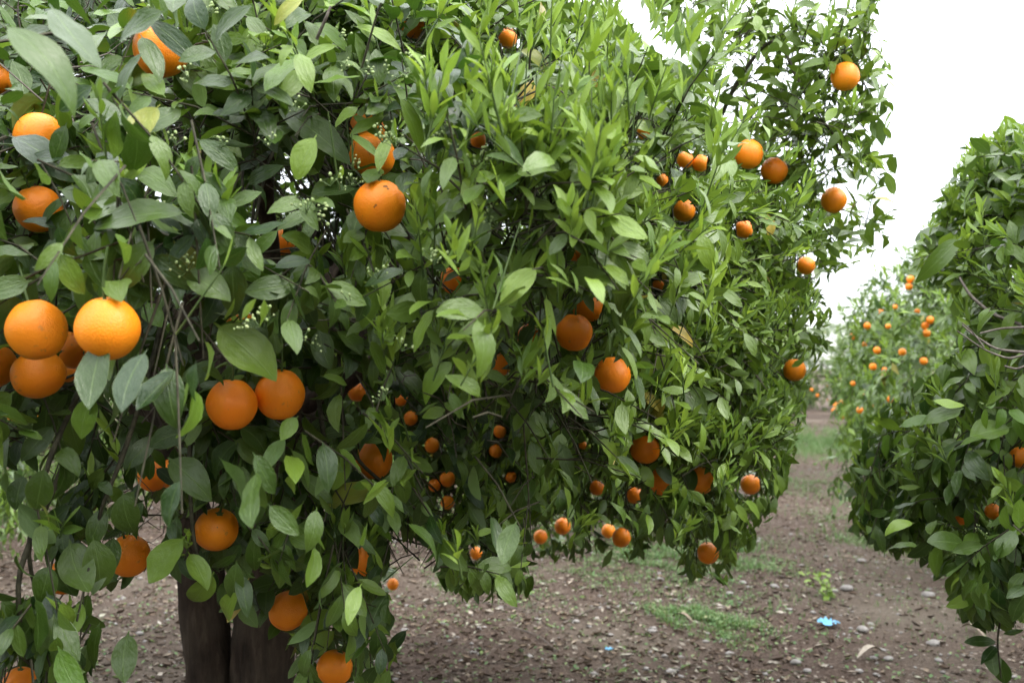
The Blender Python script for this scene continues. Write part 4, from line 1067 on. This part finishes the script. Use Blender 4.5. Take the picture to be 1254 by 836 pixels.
# ================================================================== the other trees of the grove
def far_tree_meshes(seed, n_anchor, hmax=2.85, lo=.28):
    cr = Crown(0, 0, [lo, lo + .2, 1.1, 1.6, 2.1, 2.5, hmax], [1.1, 1.55, 1.75, 1.75, 1.5, 1.05, .3], seed=seed, amp=.2)
    LV, TWf, GSf = Leaves(), [], []
    p, n = cr.sample(n_anchor)
    branchlets(LV, TWf, GSf, p, n, np.interp(p[:, 2], [.7, 1.4, 2.4], [-.6, .0, .6]), np.interp(p[:, 2], [.8, 1.6, 2.4], [.04, .28, .5]), dens=6, K=7, size=1.05, tintm=.42)
    LV.done()
    z = np.zeros(3)
    fol = LV.mesh('foliage', z, np.full(len(LV.L), -1))
    v, f = tubes(TWf[::3], [np.array([.003, .0022, .001])] * len(TWf[::3]), 3)
    tws = mesh_np('twigs', v, f, M_TWIG)
    r = np.random.default_rng(seed)
    tp = np.array([(0, 0, -.1), (.02, .01, .3), (.0, .03, .6), (.05, .02, .95)]); v, f = tubes([tp], [np.array([.12, .075, .068, .06])], 10)
    v = v + .006 * vnoise(v, seed, 20)[:, None]; trunk = mesh_np('trunk', v, f, M_BARK)
    lmf, _ = limbs(z, [np.array([.05, .02, .9])], cr, 7, .035, seed)
    br = []
    for pp, rr in lmf: v, f = tubes([pp], [rr], 6); br.append(mesh_np('branch', v, f, M_BARK))
    return cr, fol, tws, trunk, br
FT = [far_tree_meshes(31, 470), far_tree_meshes(32, 430)]; FT.append(FT[0])
far_list = []
def far_tree(x, y, k, label, sc_=1.0, rot=0.0):
    cr, fol, tws, trunk, br = FT[k]
    o = empty('orange_tree', (x, y, float(gh(x, y)) - .02)); o.rotation_euler.z = rot; o.scale = (sc_,) * 3
    tag(o, label, 'orange tree', 'orange trees in the grove')
    tag(link('foliage', fol, o), kind='stuff'); link('trunk', trunk, o)
    for bb in br: link('branch', bb, o)
    tag(link('twigs', tws, o), kind='stuff')
    c2 = Crown(x, y, cr.zs * sc_, cr.rs * sc_, seed=cr.seed, amp=0); far_list.append(c2)
    return o
far_tree(4.62, 6.75, 0, 'second tree of the right row, green slope rising behind the near right tree', 1.15, .4)
far_tree(6.42, 11.8, 1, 'third tree of the right row, small and pale above the path', 1.08, 2.0)
far_tree(8.2, 17.5, 2, 'fourth tree of the right row, far along the path', 1.0, 1.0)
far_tree(10.2, 22.5, 0, 'fifth tree of the right row, near the path end', 1.05, 3.3)
far_tree(11.4, 27.5, 1, 'sixth tree of the right row, at the path end', 1.05, 4.4)
far_tree(0.14, 8.9, 1, 'second tree of the left row, thin trunk seen beneath the big crown', 1.0, .9)
far_tree(2.0, 14.0, 2, 'third tree of the left row, hidden behind the big crown', 1.0, 2.2)
far_tree(3.75, 19.0, 0, 'fourth tree of the left row, at the left of the path end', 1.0, 5.2)
far_tree(5.5, 24.0, 1, 'fifth tree of the left row, far left of the path end', 1.0, .2)
far_tree(7.2, 29.0, 2, 'sixth tree of the left row, farthest left of the path', 1.0, 1.2)
far_tree(11.6, 33.0, 0, 'far tree closing the view at the end of the path', 1.1, 2.9)
far_tree(14.4, 34.5, 2, 'farthest tree right of the path end', 1.1, .9)
far_tree(9.4, 34.5, 1, 'farthest tree left of the path end', 1.1, 3.9)
labs = ['tree of the next row at far left, seen through gaps low in the big crown', 'tree of the next row left of the dark trunk, deep in shade', 'tree of the next row right of the dark trunk, behind the hollow',
        'farther tree of the next row behind the hollow', 'farthest tree of the next row behind the hollow']
for i, (x, y) in enumerate(((-5.6, 6.6), (-3.9, 10.6), (-2.4, 14.6), (-.9, 19.0), (.9, 23.5))): far_tree(x, y, i % 3, labs[i], 1.05, i * 1.3)
# unseen trees added behind the camera, continuing the rows, to block low sky light
for (x, y, k, r_t, lb) in ((-2.75, -1.9, 1, 1.7, 'unseen tree added behind the photographer, continuing the left row'), (1.55, -2.3, 0, 3.0, 'unseen tree added behind the photographer, continuing the right row'), (-4.4, -6.6, 0, .5, 'second unseen tree added behind the photographer, continuing the left row'),
                           (-.3, -6.9, 1, 5.1, 'second unseen tree added behind the photographer, continuing the right row')): far_tree(x, y, k, lb, 1.08, r_t)
labs = ['tree two rows away at the far left', 'tree two rows away behind the left gaps', 'tree two rows away behind the trunk', 'tree two rows away behind the hanging branch']
for i, (x, y) in enumerate(((-9.5, 11.5), (-8.0, 16.0), (-6.2, 20.5), (-4.2, 25.0))): far_tree(x, y, (i + 1) % 3, labs[i], 1.1, i * 2.1)

for (px, py, lab) in ORANGES_FAR:
    hs = [c.hit(px, py) for c in far_list[:13]]; hs = [h for h in hs if h]
    d = min(hs) - .10 if hs else 12.0
    place_orange(P(px, py, d), 8, lab, 'small oranges on the far trees', .64 if d < 8 else 1.0 if d < 14 else 1.35)
for i, (px, py, lab) in enumerate(((14, 508, 'left of three red oranges far off through the left gap'), (31, 503, 'middle of three red oranges far off through the left gap'), (47, 514, 'right of three red oranges far off through the left gap'))):
    hs = [c.hit(px, py) for c in far_list[13:18]]; hs = [h for h in hs if h]
    place_orange(P(px, py, (min(hs) if hs else 7.0) - .12), 12, lab, 'small oranges on the far trees')
for (px, py) in ((1018, 440), (1083, 455), (1012, 470), (1045, 470), (1080, 470), (1015, 488), (1043, 486), (1070, 500), (1090, 400), (1078, 385), (1058, 420), (1098, 380), (1030, 430), (1120, 380)):
    px += rng.uniform(-4, 4); py += rng.uniform(-4, 4); hs = [c.hit(px, py) for c in far_list[:13]]; hs = [h for h in hs if h]
    if hs: place_orange(P(px, py, min(hs) + .05), 8, 'tiny orange speck among many on the green slope of the far right row', 'tiny orange specks on the far right row', .48)
# one windfall on the path
g0 = P(1059, 540, 1.0) - CAM; tt = -1.46 / g0[2]; gp = CAM + g0 * min(tt, 18)
place_orange(np.array([gp[0], gp[1], float(gh(gp[0], gp[1])) + .036]), 8, 'small fallen orange on the ground at the foot of the right row', 'fallen oranges')

# ================================================================== what lies on the ground
def on_ground(px, py):
    r = P(px, py, 1.0) - CAM; t = -CAM[2] / r[2]; p = CAM + r * t
    for _ in range(4): t = (float(gh(p[0], p[1])) - CAM[2]) / r[2]; p = CAM + r * t
    return p
def scatter(n, y0=2.6, y1=26.0, power=1.0):
    """points over the floor seen from the path and under the trees, thinning with distance"""
    u = rng.uniform(size=n); y = y0 * (y1 / y0) ** (u ** power); x = y * rng.uniform(-.72, .68, n)
    return x, y
def litter(n, lo, hi, seed):
    x, y = scatter(n); lat = x * ROWD[1] - y * ROWD[0] - .1
    dens = vnoise(np.stack([x, y, 0 * x], -1), 60, 2.2) * .35 + vnoise(np.stack([x, y, 0 * x], -1), 61, 7.0) * .3 + np.interp(lat, [-1.2, -.5, .2, .9, 1.6], [1.25, 1.0, .40, .5, .9])
    kp = rng.uniform(size=n) < dens; x, y = x[kp], y[kp]; n = len(x)
    a = rng.uniform(0, 6.28, n); L = lo + (hi - lo) * rng.uniform(size=n) ** 2.2; W = L * rng.uniform(.25, .6, n)
    z = gh(x, y) + .004
    d = np.stack([np.cos(a), np.sin(a), rng.normal(0, .22, n)], -1); d = norm(d)
    up = norm(np.stack([rng.normal(0, .35, n), rng.normal(0, .35, n), np.ones(n)], -1)); s_ = norm(np.cross(d, up)); up = np.cross(s_, d)
    curl = rng.uniform(-.1, .45, n)
    T = [(0, -.5, 0), (0, .5, 0)]
    rows = [(-.5, .15, 0), (.02, 1.0, .35), (.5, .1, 0)]
    V = []
    for (t, w, h) in rows:
        for sd in (-1, 0, 1):
            hh = (curl * W * (abs(sd) * .7) * (w)) - (h * curl * L * .25 if sd == 0 else 0) + (.006 if sd else 0)
            V.append(np.stack([x, y, z], -1) + d * (L * t)[:, None] + s_ * (W * .5 * w * sd)[:, None] + up * (hh + .35 * curl * L * (abs(t) ** 2) * 2)[:, None])
    V = np.stack(V, 1).reshape(-1, 3)
    f = np.array([(r * 3 + c, r * 3 + c + 1, r * 3 + c + 4, r * 3 + c + 3) for r in range(2) for c in range(2)])
    F_a = (f[None] + (np.arange(n) * 9)[:, None, None]).reshape(-1, 4)
    col = np.clip(rng.beta(1.7, 1.6, n) + .12 * vnoise(np.stack([x, y, 0 * x], -1), 62, 1.5), 0, .95); col = np.where(rng.uniform(size=n) < .035, 1.0, col)
    return V, F_a, np.repeat(np.stack([col, col, col], -1), 9, 0)
V, Fa, lf = litter(62000, .008, .06, 1)
tag(link('leaf_litter', mesh_np('leaf_litter', V, Fa, M_LITTER, lf=lf)), 'dry curled brown and grey leaves strewn over the soil', 'fallen leaves', kind='stuff')

ico = None
def ico_mesh():
    t = (1 + 5 ** .5) / 2
    v = norm(np.array([(-1, t, 0), (1, t, 0), (-1, -t, 0), (1, -t, 0), (0, -1, t), (0, 1, t), (0, -1, -t), (0, 1, -t), (t, 0, -1), (t, 0, 1), (-t, 0, -1), (-t, 0, 1)], float))
    f = np.array([(0, 11, 5), (0, 5, 1), (0, 1, 7), (0, 7, 10), (0, 10, 11), (1, 5, 9), (5, 11, 4), (11, 10, 2), (10, 7, 6), (7, 1, 8), (3, 9, 4), (3, 4, 2), (3, 2, 6), (3, 6, 8), (3, 8, 9), (4, 9, 5), (2, 4, 11), (6, 2, 10), (8, 6, 7), (9, 8, 1)])
    return v, f
iv, if_ = ico_mesh()
def pebbles(n, lo, hi, flat=.6):
    x, y = scatter(n); s_ = lo * (hi / lo) ** rng.uniform(size=n) ** 1.6
    V = iv[None] * (1 + rng.uniform(-.28, .28, (n, 12, 1))) * np.stack([s_ * rng.uniform(.7, 1.4, n), s_, s_ * flat * rng.uniform(.6, 1.2, n)], -1)[:, None]
    a = rng.uniform(0, 6.28, n); ca, sa = np.cos(a)[:, None], np.sin(a)[:, None]
    V = np.stack([V[..., 0] * ca - V[..., 1] * sa, V[..., 0] * sa + V[..., 1] * ca, V[..., 2]], -1) + np.stack([x, y, gh(x, y) + s_ * .15], -1)[:, None]
    return V.reshape(-1, 3), (if_[None] + (np.arange(n) * 12)[:, None, None]).reshape(-1, 3)
V, Fa = pebbles(5200, .004, .026)
tag(link('pebbles', mesh_np('pebbles', V, Fa, M_STONE, smooth=False)), 'small pale stones scattered through the soil', 'pebbles', kind='stuff')
V, Fa = pebbles(3500, .005, .022, .6)
tag(link('soil_clods', mesh_np('soil_clods', V, Fa, M_SOIL, smooth=False)), 'crumbly brown clods of earth on the path', 'soil clods', kind='stuff')
# sticks
x, y = scatter(2600); st, sr = [], []
for i in range(len(x)):
    a = rng.uniform(0, 6.28); L = rng.uniform(.03, .16); z = float(gh(x[i], y[i])) + .006
    q = np.array([(x[i], y[i], z), (x[i] + math.cos(a) * L * .5, y[i] + math.sin(a) * L * .5, z + rng.uniform(.0, .012)), (x[i] + math.cos(a + .2) * L, y[i] + math.sin(a + .2) * L, z)])
    st.append(q); rr = rng.uniform(.0012, .003); sr.append(np.array([rr, rr * .9, rr * .5]))
V, Fa = tubes(st, sr, 4)
tag(link('sticks', mesh_np('sticks', V, Fa, M_DRY)), 'short dry sticks littering the orchard floor', 'sticks', kind='stuff')

# stones one can pick out
def stone(px, py, w, label, flat=.6):
    p = on_ground(px, py); d = math.hypot(p[0], p[1]); s_ = w * d / F_ / 2
    v, f = iv, if_
    # one subdivision
    e = {}; V = [tuple(q) for q in v]; nf = []
    def mid(a, b_):
        k = (min(a, b_), max(a, b_))
        if k not in e: q = (np.array(V[a]) + np.array(V[b_])); q = q / np.linalg.norm(q); V.append(tuple(q)); e[k] = len(V) - 1
        return e[k]
    for a, b_, c in f:
        ab, bc, ca = mid(a, b_), mid(b_, c), mid(c, a); nf += [(a, ab, ca), (b_, bc, ab), (c, ca, bc), (ab, bc, ca)]
    V = np.array(V); V = V * (1 + .16 * vnoise(V, int(px), 2.2))[:, None] * np.array([s_ * 1.1, s_ * .85, s_ * flat])
    o = link('stone', mesh_np('stone', V, np.array(nf), M_STONE), None, (p[0], p[1], p[2] + s_ * flat * .5))
    tag(o, label, 'stone', 'stones on the path')
for s_ in ((1037, 722, 13, 'round pale stone right of the weed, largest of its pair'), (1022, 724, 8, 'smaller pale stone touching the round one by the weed'), (1137, 730, 14, 'whitish angular stone under the near right tree'),
           (1056, 772, 13, 'grey flat stone below right of the blue scrap'), (1143, 790, 14, 'bluish grey flat stone near the right tree skirt'), (988, 822, 9, 'small grey stone at the bottom left of the path'), (948, 718, 8, 'brown grey stone on the path left of the weed'),
           (975, 812, 12, 'grey stone at the bottom of the picture on the path'), (1088, 808, 10, 'pale stone right of the curled grey leaf'), (748, 778, 7, 'white pebble above the small blue scrap'), (893, 728, 9, 'grey stone behind the nearer grass patch'),
           (1185, 748, 9, 'pale stone at the foot of the near right tree'), (1055, 688, 10, 'light stone among weeds at the right of the path'), (808, 703, 7, 'greyish stone in the open ground under the crown')): stone(*s_)
def scrap(px, py, w, label, n=6):
    p = on_ground(px, py); s_ = w * p[1] / F_ / 2; r = np.random.default_rng(int(px)); g_ = n
    V = np.array([((i / g_ - .5) * 2 * s_ * (1 + r.uniform(-.2, .2)), (j / g_ - .5) * 1.5 * s_ + r.normal(0, .05) * s_, .012 + abs(r.normal(0, .28)) * s_) for i in range(g_ + 1) for j in range(g_ + 1)])
    f = np.array([(i * (g_ + 1) + j, i * (g_ + 1) + j + 1, (i + 1) * (g_ + 1) + j + 1, (i + 1) * (g_ + 1) + j) for i in range(g_) for j in range(g_) if not (i in (0, g_ - 1) and j in (0, g_ - 1)) and (i * 7 + j * 5) % 11])
    o = link('plastic_scrap', mesh_np('plastic_scrap', V, f, M_SCRAP), None, (p[0], p[1], p[2])); tag(o, label, 'plastic scrap', 'blue scraps on the ground')
scrap(1014, 766, 25, 'larger crumpled light blue plastic scrap on the path')
scrap(746, 797, 10, 'smaller blue plastic scrap on the litter left of the grass patch')
# curled dry leaf and fallen twigs
def big_dry(px0, py0, px1, py1, w, label, tone):
    a, b_ = on_ground(px0, py0), on_ground(px1, py1); n = 7; V = []
    d = norm(b_ - a); s_ = norm(np.cross(d, UP)); L = np.linalg.norm(b_ - a)
    for i in range(n):
        t = i / (n - 1); c = a + (b_ - a) * t + UP * (.012 + .035 * math.sin(math.pi * t)); hw = w * math.sin(math.pi * min(.97, t + .03)) ** .7
        for k in (-1, 0, 1): V.append(c + s_ * hw * k * .7 + UP * (abs(k) * hw * .5))
    f = np.array([(i * 3 + c, i * 3 + c + 1, i * 3 + c + 4, i * 3 + c + 3) for i in range(n - 1) for c in range(2)])
    o = empty('dry_leaf', a); link('blade', mesh_np('blade', np.array(V) - a, f, M_LITTER, lf=np.full((len(V), 3), tone)), o)
    st_, sf_ = tubes([np.array([a - d * .02 + UP * .01, a + UP * .012])], [np.array([.002, .0015])], 4); link('leaf_stalk', mesh_np('leaf_stalk', st_ - a, sf_, M_DRY), o)
    tag(o, label, 'dry leaf', 'large dry leaves on the soil')
big_dry(1050, 808, 1082, 801, .03, 'long grey curled dry leaf below the blue scrap on the path', .8)
big_dry(822, 758, 850, 765, .02, 'yellowish dry leaf in front of the nearer grass patch', .6)
big_dry(1178, 690 + 80, 1206, 782, .025, 'pale dry leaf under the near right tree', .7)
def fallen(pts, r, label):
    q = np.array([on_ground(*p) for p in pts]) + UP * .012; o = empty('fallen_twig', q[0])
    stem('bark', o, q[0], q, np.linspace(r, r * .5, len(q)), sides=6, m=M_DRY, seed=3)
    k = len(q) // 2; e = q[k] + np.array([.12, .05, .03]); v, f = tubes([np.array([q[k], (q[k] + e) / 2 + (0, 0, .01), e])], [np.array([r * .5, r * .4, r * .2])], 5)
    link('side_twig', mesh_np('side_twig', v - q[0], f, M_DRY), o); tag(o, label, 'fallen twig', 'fallen twigs')
fallen([(530, 742), (580, 738), (640, 748), (690, 752)], .004, 'long thin grey twig lying left of centre on the litter')
fallen([(690, 765), (715, 752), (738, 742)], .006, 'short straight stick lying right of the long thin twig')
fallen([(628, 770), (660, 780), (682, 800)], .004, 'bent grey twig low in the middle of the litter')

# grass and weeds
def blades(cx, cy, rx, ry, n, h, seed, yl=.7):
    r = np.random.default_rng(seed); q = r.normal(0, .55, (n, 2)); x = cx + q[:, 0] * rx; y = cy + q[:, 1] * ry
    kp = vnoise(np.stack([x, y, 0 * x], -1), seed, 9.0) * .6 + vnoise(np.stack([x, y, 0 * x], -1), seed + 5, 24.0) * .5 > .06; x, y = x[kp], y[kp]; n = len(x)
    z = gh(x, y); a = r.uniform(0, 6.28, n); H = h * .75 * r.uniform(.25, 1.2, n); w = r.uniform(.0014, .0034, n); ln = r.uniform(.2, 1.1, n) * H
    b0 = np.stack([x, y, z], -1); sd = np.stack([-np.sin(a), np.cos(a), 0 * a], -1); ld = np.stack([np.cos(a), np.sin(a), 0 * a], -1)
    V = np.stack([b0 - sd * w[:, None], b0 + sd * w[:, None], b0 + ld * (ln * .35)[:, None] + UP * (H * .6)[:, None] - sd * (w * .8)[:, None], b0 + ld * (ln * .35)[:, None] + UP * (H * .6)[:, None] + sd * (w * .8)[:, None],
                  b0 + ld * ln[:, None] + UP * H[:, None] - sd * .0004, b0 + ld * ln[:, None] + UP * H[:, None] + sd * .0004], 1).reshape(-1, 3)
    f = np.array([(0, 1, 3, 2), (2, 3, 5, 4)]); F_a = (f[None] + (np.arange(n) * 6)[:, None, None]).reshape(-1, 4)
    c = np.clip(r.beta(2, 2.2, n) * yl * 1.4, 0, 1); lf = np.repeat(np.stack([c] * 3, -1), 6, 0)
    # small broad leaves of low weeds among the blades
    m = int(n * 1.3); q = r.normal(0, .6, (m, 2)); x = cx + q[:, 0] * rx; y = cy + q[:, 1] * ry; kp = vnoise(np.stack([x, y, 0 * x], -1), seed, 9.0) * .6 + vnoise(np.stack([x, y, 0 * x], -1), seed + 5, 24.0) * .5 > .02; x, y = x[kp], y[kp]; m = len(x)
    a = r.uniform(0, 6.28, m); ld = norm(np.stack([np.cos(a), np.sin(a), r.uniform(-.2, .7, m)], -1)); sd = np.stack([-np.sin(a), np.cos(a), r.normal(0, .25, m)], -1)
    b0 = np.stack([x, y, gh(x, y) + h * r.uniform(.05, .65, m)], -1); l = r.uniform(.008, .024, m)[:, None]; w = l * r.uniform(.3, .6, (m, 1))
    V2 = np.stack([b0, b0 + ld * l * .5 + sd * w, b0 + ld * l, b0 + ld * l * .5 - sd * w], 1).reshape(-1, 3); c2 = np.clip(r.uniform(.25, .95, m), 0, 1)
    return np.concatenate([V, V2]), np.concatenate([F_a, np.arange(4 * m).reshape(-1, 4) + len(V)]), np.concatenate([lf, np.repeat(np.stack([c2] * 3, -1), 4, 0)])
def grass_patch(px, py, rx, ry, n, h, label, seed):
    p = on_ground(px, py); V, f, lf = blades(p[0], p[1], rx, ry, n, h, seed)
    tag(link('grass_patch', mesh_np('grass_patch', V - p, f, M_GRASS, lf=lf), None, p), label, 'grass patch', 'grass patches', kind='stuff')
grass_patch(868, 757, .38, .42, 2600, .07, 'nearer fresh green grass patch in front of the lone low orange', 1)
grass_patch(893, 680, .45, .85, 3400, .09, 'farther fresh green grass patch below the lone low orange', 2)
grass_patch(785, 683, .5, .8, 2800, .07, 'thin grass patch in the open ground under the crown', 3)
grass_patch(790, 650, .9, 1.4, 3500, .06, 'yellowed dry grass patch beyond the thin one', 7)
grass_patch(1048, 545, 1.0, 3.5, 16000, .22, 'bright grass strip along the foot of the right row', 4)
grass_patch(960, 545, .9, 3.0, 12000, .22, 'green grass strip at the left side of the far path', 5)
grass_patch(1070, 660, .6, 1.2, 3500, .08, 'low weeds patch at the right edge of the path', 6)
grass_patch(640, 715, 1.6, .7, 4200, .04, 'sparse mossy grass left of centre under the crown', 8)
grass_patch(915, 725, .5, .4, 500, .04, 'few grass blades between the two green patches', 9)
grass_patch(960, 590, .35, 1.6, 1300, .08, 'grass under the right rim of the big crown beside the path', 10)
grass_patch(1040, 600, 1.0, 1.8, 3200, .07, 'scattered grass across the middle of the path', 11)
grass_patch(1120, 760, .7, .5, 400, .05, 'sparse blades under the near right tree', 12)
# sparse green specks everywhere
x, y = scatter(14000); Vs, Fs, Ls = [], [], []; a = rng.uniform(0, 6.28, len(x)); kp = vnoise(np.stack([x, y, 0 * x], -1), 55, 1.3) > .1
x, y, a = x[kp], y[kp], a[kp]; n = len(x); b0 = np.stack([x, y, gh(x, y) + .003], -1); sd = np.stack([-np.sin(a), np.cos(a), 0 * a], -1); ld = np.stack([np.cos(a), np.sin(a), 0 * a], -1)
s_ = rng.uniform(.008, .022, n)[:, None]; V = np.stack([b0, b0 + ld * s_ * .6 + sd * s_ * .5 + UP * s_ * .5, b0 + ld * s_ * 1.3 + UP * s_ * .6, b0 + ld * s_ * .6 - sd * s_ * .5 + UP * s_ * .5], 1).reshape(-1, 3)
tag(link('seedlings', mesh_np('seedlings', V, np.arange(4 * n).reshape(-1, 4), M_GRASS, lf=np.repeat(rng.uniform(.2, .9, (n, 1)) * np.ones((1, 3)), 4, 0))), 'tiny green seedlings sprinkled over the soil', 'seedlings', kind='stuff')
# the weed on the path
wb = on_ground(1016, 735); wd = empty('weed_plant', wb); tag(wd, 'pale green broad leaved weed growing in the middle of the path', 'weed')
ps = [np.array([wb, wb + (-.02, .05, .08), wb + (-.05, .1, .16)]), np.array([wb, wb + (.03, .1, .07), wb + (.05, .18, .15)]), np.array([wb, wb + (-.06, .1, .06), wb + (-.1, .2, .14)])]
for q in ps: v, f = tubes([q], [np.array([.004, .003, .002])], 5); link('stalk', mesh_np('stalk', v - wb, f, M_GSTEM), wd)
for i in range(46):
    q = ps[i % 3]; t = rng.uniform(.1, 1); p = q[0] + (q[2] - q[0]) * t + rng.normal(0, .012, 3); d = norm(rng.normal(0, 1, 3) * np.array([1, 1, .35])); n_ = norm(UP + rng.normal(0, .3, 3)); n_ = norm(n_ - d * (n_ @ d))
    leaf_obj(wd, wb, p, d, n_, rng.uniform(.03, .065), .55, 0, .8, .5, 0, rng.integers(0, NV))
sc.render.film_transparent = False
print('triangles', sum(len(m.polygons) * (1 if len(m.polygons) and m.polygons[0].loop_total == 3 else 2) for m in bpy.data.meshes))
